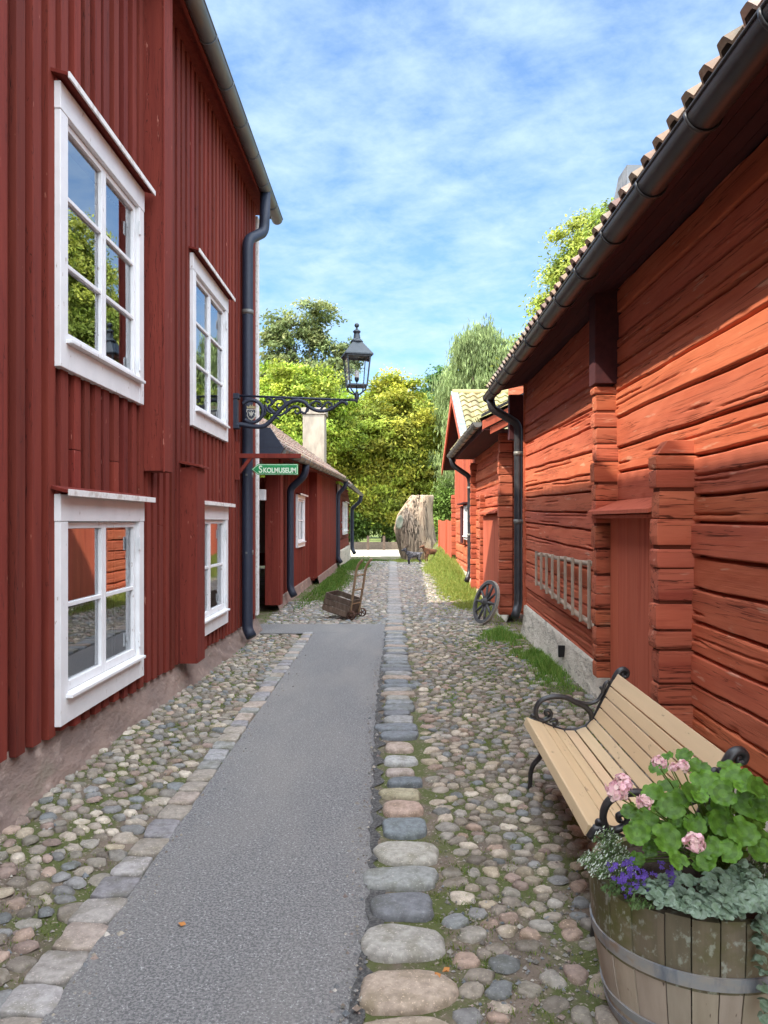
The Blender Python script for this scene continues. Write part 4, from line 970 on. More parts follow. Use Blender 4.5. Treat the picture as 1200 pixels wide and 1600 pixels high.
# ladder
ld=thing('ladder','old grey wooden ladder hung lengthwise on the red log barn wall','ladder',(1.78,8,.95))
B=MB(); xl=1.775
def rail(ya,za,yb,zb,B): B.smooth=True; n=10; B.tube([(xl+.004*math.sin(k),ya+(yb-ya)*k/n,za+(zb-za)*k/n+.006*math.sin(k*1.7)) for k in range(n+1)],.024,8)
B=MB(); rail(6.5,1.225,9.32,1.205,B); o=B.build('rail',M['ladderwood'],ld)
B=MB(); rail(6.5,.665,9.32,.86,B); o=B.build('rail',M['ladderwood'],ld)
for k in range(9):
    t=k/8; y=6.78+2.48*t; zb_=.69+(.865-.69)*t; B=MB(); B.box(xl-.045,xl-.02,y-.018,y+.018,zb_-.035,1.245+rnd.uniform(-.01,.02)); B.build('rung',M['ladderwood'],ld,bevel=.004)

# =================================================================== SHED (right, middle)
X2=1.86
sh=thing('log_shed','smaller red log shed with a wide board door behind the downpipe','shed',(X2,12.2,0))
z2=lambda y: .10
log_wall(sh,(X2,12.30),(0,1),(-1,0),4.75,lambda u:.12,3.0,25,du=.06,dz=.016,depth=.05)
log_wall(sh,(X2,12.25),(1,0),(0,-1),3.0,lambda u:.12,4.2,26,du=.06,dz=.016,depth=.05,mtl=M['redlogx'])
B=MB(); B.box(X2+.07,X2+.2,12.35,17.0,.05,3.05); B.box(X2+.2,6,16.8,17,.05,3.05); B.build('wall_core',M['redlog'],sh)
B=MB(); log_end(B,1.70,X2,12.15,12.31,.12,3.0,14); B.build('corner_logs',M['redlogx'],sh,bevel=.004)
B=MB(); log_end(B,1.74,X2,16.9,17.05,.12,2.9,15); B.build('corner_logs',M['redlogx'],sh,bevel=.004)
B=MB(); log_end(B,1.76,X2,15.35,15.5,.12,2.15,16); B.build('corner_logs',M['redlogx'],sh,bevel=.004)
B=MB(); y=12.75
while y<15.0: B.col=rcol(.9,1.08); B.box(1.80,1.818,y+.002,y+.138,.12,1.72); y+=.14
d=B.build('door',M['reddoor'],sh,bevel=.002)
B=MB(); B.hexa([(1.88,12.6,1.82),(1.70,12.6,1.74),(1.70,15.1,1.74),(1.88,15.1,1.82)],[(1.88,12.6,1.85),(1.70,12.6,1.77),(1.70,15.1,1.77),(1.88,15.1,1.85)]); B.build('door_hood',M['reddoor'],d,bevel=.003)
foundation(sh,X2,12.2,17.1,lambda y:.13,61,M['plasterwall'],out=-.01)
p2=math.radians(27); up2=(math.cos(p2),0,math.sin(p2))
B=MB(); B.box(1.40,1.84,11.75,17.3,3.0,3.02); B.box(1.385,1.3995,11.75,17.3,2.98,3.12); B.build('soffit',M['soffit'],sh)
B=MB(); slope_slab(B,(1.36,11.72,3.15),(1.36,17.3,3.15),up2,3.6,.03,.02); B.build('roof_deck',M['soffit'],sh)
tile_roof(sh,(1.35,11.75,3.16),(1.35,17.3,3.16),up2,11,M['mosstile'],period=.2,amp=.05,seed=4)
# verge boards at near end
B=MB()
for (x0,z0,h,yy) in ((1.38,3.00,.13,11.66),(1.50,2.93,.11,11.69)):
    L_=2.2; x1=x0+L_*math.cos(p2); z1=z0+L_*math.sin(p2)
    B.hexa([(x0,yy,z0),(x1,yy,z1),(x1,yy+.03,z1),(x0,yy+.03,z0)],[(x0,yy,z0+h),(x1,yy,z1+h),(x1,yy+.03,z1+h),(x0,yy+.03,z0+h)])
B.build('verge_board',M['reddoor'],sh,bevel=.003)
B=MB(); x0,z0=1.37,3.20; x1=x0+2.2*math.cos(p2); z1=z0+2.2*math.sin(p2)
B.hexa([(x0,11.62,z0),(x1,11.62,z1),(x1,11.8,z1),(x0,11.8,z0)],[(x0,11.62,z0+.035),(x1,11.62,z1+.035),(x1,11.8,z1+.035),(x0,11.8,z0+.035)]); B.build('verge_flashing',M['metal'],sh)
gutter(sh,(1.32,11.75,3.12),(1.32,17.35,3.09),r=.075,mtl=M['gutterold'],brk=.62)
downpipe(sh,[(1.33,17.15,3.05),(1.36,17.15,2.86),(1.72,17.18,2.62),(1.75,17.18,2.5),(1.75,17.18,.45),(1.66,17.05,.28)],r=.058,clamps=(2.35,1.3))

# =================================================================== GABLED BARN (right, far)
X3=1.9
gb=thing('gabled_outbuilding','far red outbuilding with yellow mossy tiled gable roof on the right','outbuilding',(X3,17.5,0))
log_wall(gb,(X3,17.35),(0,1),(-1,0),5.6,lambda u:.3,2.0,35,du=.1,dz=.03,depth=.05)
board_wall(gb,X3-.02,17.35,22.95,lambda y:2.0,3.35,-1,[],37,pitch=.16,over=.09,mtl=M['reddoor'])
B=MB(); # gable triangle
B.prism([(17.35,3.3),(20.2,4.75),(22.95,3.35)],'x',X3-.01,X3+.1)
B.box(X3+.07,X3+.2,17.35,22.95,.1,3.3); B.box(X3+.2,7,17.35,17.5,.1,3.3); B.build('gable_wall',M['reddoor'],gb)
B=MB(); log_end(B,1.78,X3,17.3,17.45,.3,2.4,18); log_end(B,1.78,X3,22.85,23.0,.6,2.4,19); B.build('corner_logs',M['redlogx'],gb,bevel=.004)
foundation(gb,X3,17.3,23,lambda y:.34+.02*(y-17),71,M['plasterwall'],out=.0)
rid=(1.6,20.2,4.93); ne=(1.6,17.1,3.26); fe=(1.6,24.0,3.26)
upn=Vector(rid)-Vector(ne); ln=upn.length
tile_roof(gb,(1.74,17.1,3.28),(7.5,17.1,3.28),(0,upn.y,upn.z),10,M['mosstile'],period=.27,amp=.07,course=ln/10,seed=9,style='wave',step=.035)
B=MB(); B.hexa([(1.62,20.2,4.88),(7.5,20.2,4.88),(7.5,24.0,3.2),(1.62,24.0,3.2)],[(1.62,20.2,4.94),(7.5,20.2,4.94),(7.5,24.0,3.27),(1.62,24.0,3.27)])
B.hexa([(1.62,17.1,3.17),(7.5,17.1,3.17),(7.5,20.2,4.84),(1.62,20.2,4.84)],[(1.62,17.1,3.24),(7.5,17.1,3.24),(7.5,20.2,4.91),(1.62,20.2,4.91)]); B.build('roof_deck',M['soffit'],gb)
B=MB(); 
B.hexa([(1.56,17.05,3.28),(1.74,17.05,3.28),(1.74,20.2,4.97),(1.56,20.2,4.97)],[(1.56,17.05,3.34),(1.74,17.05,3.34),(1.74,20.2,5.03),(1.56,20.2,5.03)])
B.build('verge_flashing',M['zinc'],gb)
B=MB()
B.hexa([(1.56,20.2,4.74),(1.60,20.2,4.74),(1.60,24.05,3.05),(1.56,24.05,3.05)],[(1.56,20.2,4.96),(1.60,20.2,4.96),(1.60,24.05,3.27),(1.56,24.05,3.27)])
B.hexa([(1.57,17.05,3.05),(1.61,17.05,3.05),(1.61,20.19,4.74),(1.57,20.19,4.74)],[(1.57,17.05,3.27),(1.61,17.05,3.27),(1.61,20.19,4.96),(1.57,20.19,4.96)])
B.build('verge_board',M['reddoor'],gb,bevel=.003)
B=MB(); B.smooth=True; B.tube([(1.6,20.2,4.99),(7.5,20.2,4.99)],.09,8); B.build('ridge_tiles',M['mosstile'],gb)
w=window(gb,X3-.03,18.5,19.6,1.15,2.0,2,face=-1,cw=.07,head=.07,foot=.07,curt=False,cap=None,hinge=False,cols=1); w['label']='small white window on the gabled outbuilding'
B=MB(); B.box(1.80,1.84,19.7,20.2,1.05,2.0); B.box(1.72,1.88,18.4,20.3,2.04,2.07); B.build('shutter',M['soffit'],gb,bevel=.003)

# fence
fe_=thing('board_fence','red vertical board fence on the grass bank beyond the gabled outbuilding','fence',(1.8,25,.5))
B=MB(); y=23.1; r=random.Random(6)
while y<28.6:
    B.col=rcol(.85,1.12); z0=float(gh(1.8,y))-.05; B.box(1.79,1.815,y,y+.135,z0,1.62+r.uniform(-.01,.01)); y+=.15
for a in (24.9,28.6): B.box(1.74,1.85,a,a+.12,.3,1.66)
B.build('boards',M['reddoor'],fe_,bevel=.003)
B=MB(); B.box(1.82,1.87,23.1,28.7,1.3,1.4); B.box(1.82,1.87,23.1,28.7,.75,.85); B.build('rail',M['reddoor'],fe_)

# =================================================================== LOW LEFT BUILDING
la=thing('low_house','long low dark red house with tiled roof and black downpipes behind the tall house','house',(-2.0,14,0))
XA=-2.10; XB=-1.90
lz=lambda y:.17
WA=(16.9,18.3,1.02,2.2)
board_wall(la,XA,13.9,19.6,lz,2.95,1,[(WA[0]+.02,WA[1]-.02,WA[2]+.01,WA[3]-.01)],51,pitch=.15,over=.06)
board_wall(la,XB,19.62,26.2,lz,3.1,1,[],52,pitch=.24,over=.20)
B=MB()
core(B,13.9,19.6,.1,3.0,[(WA[0]+.06,WA[1]-.06,WA[2]+.06,WA[3]-.06)],XA-.16,XA-.065); B.box(XB-.3,XB-.065,19.62,26.2,.1,3.1)
B.box(XA-.05,XB-.001,19.58,19.615,.15,3.05)           # step face
B.box(-2.55,-2.45,11.25,14,.05,2.9)                     # recessed entrance wall
B.box(-6,-2.2,26.05,26.2,.1,3.1); B.box(-6.1,-6,11.4,26.2,.1,3.0)
B.build('wall_core',M['redboard'],la)
B=MB(); B.box(-2.25,-1.97,13.62,13.9,.12,2.75); B.box(-2.24,-2.0,13.59,13.615,.12,2.75); B.box(-2.35,-2.0,11.4,13.6,2.52,2.72)
B.build('porch_post',M['redboard'],la,bevel=.004)
w=window(la,XA,*WA,2,cw=.09,head=.1,foot=.1,curt=False,hinge=False); w['label']='small white window on the low house'
B=MB(); B.box(-2.32,-2.27,12.1,13.0,.1,2.1); o=B.build('door',M['white'],la,bevel=.004); 
K=MB(); K.box(-2.265,-2.25,12.25,12.9,.3,.9); K.box(-2.265,-2.25,12.25,12.9,1.1,1.9); K.build('door_panel',M['white'],o,bevel=.004)
B=MB(); B.box(-2.2,-2.07,12.55,12.68,1.95,2.13); B.box(-2.25,-2.2,12.58,12.65,2.0,2.07); B.build('porch_light',M['white'],la,bevel=.01)
foundation(la,XA,13.9,26.2,lambda y:.19,81,M['plinth'],out=.02,face=1)
foundation(la,XB,19.6,26.2,lambda y:.19,82,M['plinth'],out=.02,face=1)
# roof: eave rises gently
EA=Vector((-1.74,11.75,2.74)); EB=Vector((-1.60,26.4,3.08)); upA=Vector((-.84,0,.60)).normalized()
B=MB(); slope_slab(B,EA,EB,upA,4.6,.04,.02); B.build('roof_deck',M['soffit'],la)
tile_roof(la,EA,EB,upA,14,M['oldtile'],period=.21,amp=.05,seed=12)
B=MB(); ra=EA+upA*4.6; rb=EB+upA*4.6
B.hexa([ra-Vector((0,0,.05)),rb-Vector((0,0,.05)),rb+Vector((-3,0,-2.2)),ra+Vector((-3,0,-2.2))],[ra,rb,rb+Vector((-3,0,-2.15)),ra+Vector((-3,0,-2.15))]); B.build('rear_roof_slope',M['tile'],la)
B=MB(); B.hexa([(-1.78,11.8,2.62),(-2.3,11.8,2.72),(-2.3,26.3,3.0),(-1.64,26.3,2.97)],[(-1.78,11.8,2.66),(-2.3,11.8,2.76),(-2.3,26.3,3.04),(-1.64,26.3,3.01)]); B.build('soffit',M['redboard'],la)
gutter(la,(-1.68,11.75,2.70),(-1.55,26.4,3.04),r=.075,mtl=M['gutterold'],brk=.7)
o=downpipe(la,[(-1.66,14.9,2.74),(-1.68,14.9,2.5),(-1.97,15.0,2.25),(-1.98,15.0,2.1),(-1.98,15.0,.3),(-1.9,14.95,.15)],r=.07,mtl=M['blueiron'])
downpipe(la,[(-1.56,26.2,2.98),(-1.58,26.2,2.8),(-1.82,26.25,2.55),(-1.83,26.25,2.4),(-1.83,26.25,.35),(-1.72,26.2,.2)],r=.07,mtl=M['blueiron'])
B=MB(); B.hexa([(-2.05,11.62,2.58),(-1.72,11.62,2.58),(-1.62,11.62,2.72),(-2.05,11.62,2.72)],[(-2.05,11.7,2.58),(-1.72,11.7,2.58),(-1.62,11.7,2.72),(-2.05,11.7,2.72)])
B.hexa([(-2.05,11.62,2.722),(-1.64,11.62,2.722),(-1.84,11.62,3.02),(-2.05,11.62,3.05)],[(-2.05,11.7,2.722),(-1.64,11.7,2.722),(-1.84,11.7,3.02),(-2.05,11.7,3.05)])
B.build('verge_flashing',M['blueiron'],la)
# second low house
l2=thing('far_low_house','smallest farthest red house at the left end of the alley with a pale chimney','house',(-1.85,27,0))
WB=(29.0,31.4,1.1,2.35)
log_wall(l2,(-1.88,26.7),(0,1),(1,0),7.0,lambda u:.55,2.95,91,du=.15,dz=.04,depth=.05,mtl=M['redboard'])
B=MB(); B.box(-2.2,-1.96,26.7,33.7,.1,2.95); B.box(-6,-2.2,33.5,33.7,.1,2.95); B.build('wall_core',M['redboard'],l2)
w=window(l2,-1.84,*WB,2,cw=.12,head=.12,foot=.12,curt=False,hinge=False); w['label']='white window on the far low house'
B=MB(); B.box(-1.9,-1.81,26.75,26.95,.4,2.9); B.build('corner_board',M['oldwhite'],l2,bevel=.003)
foundation(l2,-1.88,26.7,33.7,lambda y:.56,83,M['plasterwall'],out=.04,face=1)
tile_roof(l2,(-1.5,26.5,2.95),(-1.42,34.0,2.85),upA,13,M['oldtile'],period=.21,amp=.05,seed=13)
B=MB(); slope_slab(B,(-1.5,26.5,2.95),(-1.42,34.0,2.85),upA,4.2,.05,.02); B.build('roof_deck',M['soffit'],l2)
gutter(l2,(-1.44,26.5,2.90),(-1.33,34.0,2.80),r=.08,mtl=M['gutterold'],brk=.9)
downpipe(l2,[(-1.34,33.8,2.74),(-1.38,33.8,2.5),(-1.72,33.8,2.2),(-1.74,33.8,2.1),(-1.74,33.8,.4),(-1.62,33.7,.2)],r=.08,mtl=M['blueiron'])
cx0,cx1=P(473,0,29)[0],P(507,0,29)[0]; ctz=P(0,637,29)[2]
B=MB(); B.box(cx0,cx1,29,29.9,2.9,ctz-.25); B.box(cx0-.05,cx1+.05,28.95,29.95,ctz-.249,ctz); B.build('chimney',M['chimney'],l2,bevel=.02)

# =================================================================== BENCH
bn=thing('park_bench','cream slatted park bench with black scrolled cast iron ends against the log barn','bench',(1.1,3.75,0))
prof=[(.788,.383),(.806,.431),(.903,.400),(.966,.373),(1.031,.354),(1.096,.354),(1.161,.377),(1.207,.427),(1.242,.492),(1.273,.555),(1.303,.619),(1.349,.695)]
Y0,Y1=2.97,4.60
XN=lambda x,y: x-.045*(1-(y-Y0)/(Y1-Y0))
for i in range(len(prof)-1):
    (xa,za),(xb,zb_)=prof[i],prof[i+1]; L_=math.hypot(xb-xa,zb_-za); ux,uz=(xb-xa)/L_,(zb_-za)/L_; g=.0035; nx,nz=uz,-ux
    t=.026; A0=(xa+ux*g,za+uz*g); B0=(xb-ux*g,zb_-uz*g)
    if i==0: B0=(xb-ux*.001,zb_-uz*.001)
    B=MB(); B.col=rcol(.95,1.05,.015)
    def sec(y): 
        return [(XN(A0[0],y),y,A0[1]),(XN(B0[0],y),y,B0[1]),(XN(B0[0]+nx*t,y),y,B0[1]+nz*t),(XN(A0[0]+nx*t,y),y,A0[1]+nz*t)]
    B.hexa(sec(Y0+rnd.uniform(-.004,.004)),sec(Y1+rnd.uniform(-.004,.004))); B.build('slat',M['slat'],bn,bevel=.004)
def bench_end(Yc,side):
    B=MB(); B.smooth=True
    def T(pts): return [(XN((800+x/6-612)*.003833,Yc),Yc,1.6-(1040+y/6-815)*.003833) for x,y in pts]
    def sw(pts,r0,r1=None,n=6,sq=1.5):
        c=cat(T(pts),n); r1=r0 if r1 is None else r1; k=len(c); B.tube(c,[r0+(r1-r0)*i/k for i in range(k)],8,sq=sq)
    base=[(135,560),(185,505),(285,545),(385,585),(485,612),(590,612),(690,580),(770,500),(820,400),(870,300),(915,205),(980,90)]
    sw(base,.016)
    # arm: outer loop
    sw([(300,545),(245,505),(222,430),(250,350),(320,305),(420,290),(520,305),(600,345),(680,385),(735,440),(750,500)],.014,.017)
    sw([(245,505),(300,515),(350,490),(368,450),(345,420),(312,430),(318,460),(338,455)],.014,.009)
    sw([(225,480),(195,462),(185,478),(200,492)],.011,.008)
    sw([(350,520),(400,505),(425,530),(405,555),(380,540)],.011,.007)
    sw([(560,322),(640,345),(720,355),(790,335),(830,290),(850,240),(828,200)],.012,.009)
    sw([(850,250),(870,180),(900,150),(912,165)],.012,.008)
    # top curl on the back
    sw([(960,130),(1000,60),(1045,35),(1080,60),(1070,100),(1035,100),(1035,72),(1055,72)],.020,.010)
    # front leg and back leg
    sw([(230,560),(290,640),(300,760),(260,860),(200,930),(175,1010),(172,1080),(160,1170)],.017,.013)
    sw([(160,1165),(140,1200),(150,1215),(190,1215)],.014,.012)
    sw([(690,600),(740,700),(820,820),(880,960),(930,1080),(990,1180),(1040,1215)],.017,.013)
    sw([(300,760),(420,720),(560,740),(700,720),(760,730)],.011,.011)
    sw([(560,740),(600,680),(590,630)],.010,.008)
    sw([(300,680),(360,650),(400,690),(370,730),(340,700)],.010,.007)
    o=B.build('cast_iron_end',M['iron'],bn); return o
bench_end(Y1-.0,1)['label']='far scrolled iron bench end'
bench_end(Y0+.0,-1)['label']='near scrolled iron bench end'
B=MB(); B.smooth=True; B.tube([(1.03,Y0,.20),(1.08,Y1,.20)],.009,8); B.build('tie_rod',M['iron'],bn)

# =================================================================== BARREL PLANTER
PX,PY_,PZ=.985,2.50,0
bp=thing('barrel_planter','half barrel planter of mossy staves with a grey metal hoop beside the bench','planter',(PX,PY_,0))
rim=.46; NS=22
def brad(z): return .262+.068*math.sin(min(1,(z+.02)/.46)*PI*.5)
r=random.Random(9)
B=MB(); B.smooth=False
a=.1
cuts=[0]; 
while cuts[-1]<2*PI-.2: cuts.append(cuts[-1]+r.uniform(.2,.36))
cuts=cuts[:-1]+[2*PI]
for i in range(len(cuts)-1):
    a0,a1=cuts[i]+.006,cuts[i+1]-.006; dr=r.uniform(-.004,.004); zt=rim+r.uniform(-.012,.008)
    n=5
    levels=[0,.03,.1,.18,.25,.2501,.32,.40,zt]
    for pi,(za,zb_) in enumerate(zip(levels[:-1],levels[1:])):
        if zb_-za<.001: continue
        mi=1 if zb_<=.251 else 0; B.mi=mi; vs=[]
        if pi==0 or za>.2500: pass
        B.col=(1,1,1) if False else None or B.col
        for z in (za,zb_):
            for rr in (brad(z)+dr,brad(z)+dr-.028):
                for k in range(n+1):
                    th=a0+(a1-a0)*k/n; vs.append((PX+math.cos(th)*rr,PY_+math.sin(th)*rr,z))
        m=n+1; fs=[]
        for k in range(n):
            fs.append((k,k+1,2*m+k+1,2*m+k)); fs.append((m+k+1,m+k,3*m+k,3*m+k+1))
            if zb_==zt: fs.append((2*m+k,2*m+k+1,3*m+k+1,3*m+k))
        fs.append((0,2*m,3*m,m)); fs.append((n,m+n,3*m+n,2*m+n))
        if za==0: gg=r.uniform(.85,1.12); B.col=(gg,gg*r.uniform(.97,1.03),gg*r.uniform(.93,1.03))
        B.add(vs,fs)
B.build('staves',[M['stave'],M['stavelow']],bp)
def hoop(z0,z1,name='hoop'):
    B=MB(); B.lathe([(brad(z0)+.001,z0),(brad(z0)+.007,z0+.001),(brad(z1)+.0075,z1-.001),(brad(z1)+.001,z1)],(PX,PY_,0),72)
    o=B.build(name,M['hoop'],bp); return o
hp=hoop(.262,.305)
hoop(.075,.105); hoop(.025,.055)
B=MB(); B.smooth=True; th=math.radians(-70); rr=brad(.283)+.008
c=Vector((PX+math.cos(th)*rr,PY_+math.sin(th)*rr,.283)); Mx=Matrix.Translation(c)@Matrix.Rotation(th,4,'Z')@Matrix.Rotation(PI/2,4,'Y')
L0=MB(); L0.smooth=True; L0.lathe([(.013,0),(.013,.004),(.009,.006),(.001,.006)],(0,0,0),16); L0.build('rivet',M['zinc'],hp,xf=Mx)
B=MB(); B.lathe([(.30,.0),(.15,.02),(.001,.03)],(PX,PY_,rim-.035),24); B.build('soil',M['soil'],bp)

def leafdisc(c,nrm,rad,nl,seed,cup=.25,lobe=.12,notch=.45,seg=42):
    """round lobed leaf; returns verts, faces(tri)"""
    r=random.Random(seed); n=Vector(nrm).normalized(); a=n.orthogonal().normalized(); a=(Matrix.Rotation(r.uniform(0,6.28),3,n)@a); b=n.cross(a); c=Vector(c)
    vs=[c-n*rad*.10]; fs=[]
    rings=((.35,.0),(.7,.35),(1.0,1.0))
    for s,l in rings:
        for k in range(seg):
            th=2*PI*k/seg; d=min(th,2*PI-th)
            nt=1-notch*math.exp(-(d/.22)**2)*(s)
            R=rad*s*nt*(1+l*lobe*(abs(math.cos(nl*th/2))**.6-.6)+l*.035*abs(math.cos(nl*1.5*th)))
            h=cup*rad*(s*s)*.5+l*.09*rad*math.cos(nl*th+1)+l*.12*rad*math.sin(2*th+seed)+l*.05*rad*math.sin(3*th+seed*2)
            vs.append(c+a*math.cos(th)*R+b*math.sin(th)*R+n*h)
    for k in range(seg): fs.append((0,1+k,1+(k+1)%seg))
    for q in range(2):
        o=1+q*seg
        for k in range(seg): fs.append((o+k,o+seg+k,o+seg+(k+1)%seg)); fs.append((o+k,o+seg+(k+1)%seg,o+(k+1)%seg))
    return vs,fs
# geranium
gc=Vector((PX+.10,PY_+.02,rim-.02))
ge=thing('geranium','tall green geranium with round lobed leaves and pale pink flower heads in the barrel','plant',gc)
B=MB(); B.smooth=True; St=MB(); St.smooth=True; r=random.Random(22)
tops=[]
def G(px,py,Y): return Vector(P(px,py,Y))
lf=[(1040,1310,2.27,.052),(1100,1220,2.42,.050),(1150,1215,2.40,.056),(1170,1255,2.33,.055),(1060,1250,2.4,.045),(1020,1240,2.45,.042),(1010,1280,2.38,.045),(1120,1270,2.38,.045),(1160,1300,2.25,.056),(1135,1330,2.22,.052),(1085,1290,2.34,.042),(1180,1300,2.36,.05),(1030,1200,2.6,.04),(1000,1300,2.33,.040),(1110,1325,2.22,.042),(1090,1200,2.55,.048),(1140,1200,2.55,.05),(1045,1230,2.5,.045),(1175,1235,2.55,.05),(1060,1345,2.22,.036),(985,1268,2.45,.036),(1190,1330,2.3,.045),(1105,1345,2.2,.036),(1070,1180,2.65,.036),(1040,1183,2.7,.034),(1130,1240,2.34,.05),(1085,1240,2.38,.05)]
lf=[(a,b_,c_,d_*.82) for a,b_,c_,d_ in lf]
for i in range(62):
    px_=r.uniform(985,1195); lf.append((px_,r.uniform(1215 if px_>1060 else 1245,1350),r.uniform(2.3,2.68),r.uniform(.022,.040)))
for i,(px,py,Y,rd) in enumerate(lf):
    c=G(px,py,Y); outw=(c-gc); outw.z*=.4; nr=(Vector((0,-.55,1.0))+outw.normalized()*.5+Vector((r.uniform(-.6,.6),r.uniform(-.6,.5),0)))
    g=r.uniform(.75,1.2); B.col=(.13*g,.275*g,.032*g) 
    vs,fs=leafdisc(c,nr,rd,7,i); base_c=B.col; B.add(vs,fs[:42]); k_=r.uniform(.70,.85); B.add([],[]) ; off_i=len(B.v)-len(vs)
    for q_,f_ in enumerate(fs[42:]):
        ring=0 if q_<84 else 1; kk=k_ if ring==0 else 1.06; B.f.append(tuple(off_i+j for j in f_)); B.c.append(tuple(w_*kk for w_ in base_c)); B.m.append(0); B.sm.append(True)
    base=gc+Vector((r.uniform(-.05,.05),r.uniform(-.05,.05),0)); mid=base.lerp(c,.5)+Vector((0,0,.03))
    St.col=(.16,.26,.05); St.tube(cat([base,mid,c-Vector((0,0,rd*.08))],5),.0022,5)
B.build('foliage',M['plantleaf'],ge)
for k in range(7):
    St.col=(.20,.28,.06); t=G(r.uniform(1040,1130),r.uniform(1230,1290),r.uniform(2.4,2.5)); St.tube(cat([gc+Vector((r.uniform(-.04,.04),r.uniform(-.04,.04),0)),gc.lerp(t,.5),t],5),.005,6)
heads=[(963,1237,2.36,.028),(973,1224,2.38,.024),(1006,1254,2.33,.020),(1030,1193,2.45,.020),(1067,1198,2.4,.017),(1052,1200,2.42,.013),(1086,1318,2.13,.025),(1110,1229,2.42,.010)]
def pompom(name,c,R,parent,n,col,seed,ps=.45):
    r=random.Random(seed); B=MB(); B.smooth=True
    for k in range(n):
        u=r.uniform(-.5,1); th=r.uniform(0,6.28); s=math.sqrt(max(0,1-u*u)); d=Vector((s*math.cos(th),s*math.sin(th),u))
        c0=Vector(c)+d*R*r.uniform(.65,1.05); g=r.uniform(.85,1.05); B.col=(col[0]*g,col[1]*g*r.uniform(.85,1.1),col[2]*g)
        nn=(d+Vector((r.uniform(-.7,.7),r.uniform(-.7,.7),r.uniform(-.7,.7)))).normalized(); a=nn.orthogonal().normalized(); b=nn.cross(a); q=R*ps*r.uniform(.7,1.2)
        vs=[c0-nn*q*.25]+[c0+(a*math.cos(t*PI/3.5)+b*math.sin(t*PI/3.5))*q*r.uniform(.85,1.1)+nn*q*.15*r.uniform(-1,1) for t in range(7)]
        B.add(vs,[(0,1+t,1+(t+1)%7) for t in range(7)])
    return B.build(name,M['petal'],parent)
for i,(px,py,Y,R) in enumerate(heads):
    c=G(px,py,Y); pompom('flower_head',c,R*1.2,ge,95,(.92,.66,.66),i+3,ps=.27)
    St.col=(.20,.30,.06); St.tube(cat([gc+Vector((0,0,.02)),gc.lerp(c,.55)+Vector((0,0,.015)),c-Vector((0,0,R*.5))],6),.0025,5)
St.build('stems',M['plantleaf'],ge)

def smallplant(name,label,centres,leafr,nleaf,colf,seed,mtl='plantleaf',spread=.05,up=1.0,parent_label=None,shape='round'):
    c0=Vector(centres[0][:3]); t=thing(name,label,'plant',c0); r=random.Random(seed); B=MB(); B.smooth=False; S_=MB()
    for (x,y,z,rad,h,n) in centres:
        for k in range(n):
            a=r.uniform(0,6.28); q=math.sqrt(r.random()); zz=z+h*(1-q*q)*r.uniform(.3,1)+r.uniform(-.004,.004)
            c=Vector((x+math.cos(a)*q*rad,y+math.sin(a)*q*rad,zz)); nr=Vector((r.uniform(-.8,.8)+math.cos(a)*q*.5,r.uniform(-.9,.4)+math.sin(a)*q*.5,1)).normalized()
            aa=nr.orthogonal().normalized(); bb=nr.cross(aa); lr=r.uniform(*leafr); B.col=colf(r)
            rot_=r.uniform(0,6.28); m=8 if shape=='round' else 6
            el=1 if shape=='round' else .32
            vs=[c]+[c+(aa*math.cos(w)*lr+bb*math.sin(w)*lr*el)*(1-.0) +nr*lr*.18*(1 if shape=='round' else .4)*math.cos(2*w) for w in [rot_+2*PI*j/m for j in range(m)]]
            B.add(vs,[(0,1+j,1+(j+1)%m) for j in range(m)])
            if k%3==0:
                S_.col=(.16,.22,.10); S_.tube([(x+r.uniform(-.4,.4)*rad,y+r.uniform(-.4,.4)*rad,z-.01),c],.0011,4,cap=False)
    B.build('foliage',M[mtl],t); S_.build('stems',M['plantleaf'],t); return t
def D(px,py,Y): v=G(px,py,Y); return v
def silver(r): g=r.uniform(.75,1.15); return (.30*g,.40*g,.31*g)
cs=[]
for (px,py,Y,rad,h,n) in [(1050,1400,2.24,.06,.03,70),(1090,1412,2.2,.06,.03,110),(1130,1412,2.19,.06,.035,150),(1165,1402,2.19,.06,.04,150),(1190,1390,2.2,.05,.04,90),(1060,1375,2.32,.06,.03,60),(1120,1380,2.27,.06,.05,90),(1165,1370,2.28,.06,.05,80),(1020,1385,2.28,.05,.02,40),(1195,1440,2.16,.03,.02,40)]:
    v=D(px,py,Y); cs.append((v.x,v.y,v.z-.01,rad,h,n))
# trailing strands over the rim on the right
for (px,py,Y) in [(1190,1450,2.13),(1196,1480,2.12),(1188,1500,2.13),(1197,1520,2.11),(1192,1545,2.12),(1197,1570,2.11),(1199,1590,2.10),(1187,1470,2.13)]:
    v=D(px,py,Y); cs.append((v.x,v.y,v.z,.02,.005,6))
smallplant('silver_creeper','silvery green creeper with small round leaves spilling over the barrel rim',cs,(.008,.0165),0,silver,71)
def wht(r):
    g=r.uniform(.8,1.1); return (.62*g,.66*g,.60*g) if r.random()<.42 else (.13*g,.21*g,.07*g)
cs=[]
for (px,py,Y,rad,h,n) in [(930,1335,2.43,.055,.05,260),(955,1320,2.48,.06,.06,300),(970,1345,2.38,.05,.05,240),(940,1350,2.38,.04,.03,150),(950,1300,2.55,.05,.05,160)]:
    v=D(px,py,Y); cs.append((v.x,v.y,v.z-.03,rad,h,n))
smallplant('white_spurge','airy white flowered bushy plant at the bench side of the barrel',cs,(.003,.0075),0,wht,72,shape='thin')
cs=[]
for (px,py,Y,rad,h,n) in [(1185,1355,2.35,.05,.05,260),(1198,1335,2.4,.05,.05,200)]:
    v=D(px,py,Y); cs.append((v.x,v.y,v.z-.03,rad,h,n))
smallplant('white_spurge','airy white flowered bushy plant at the wall side of the barrel',cs,(.003,.0075),0,wht,73,shape='thin')
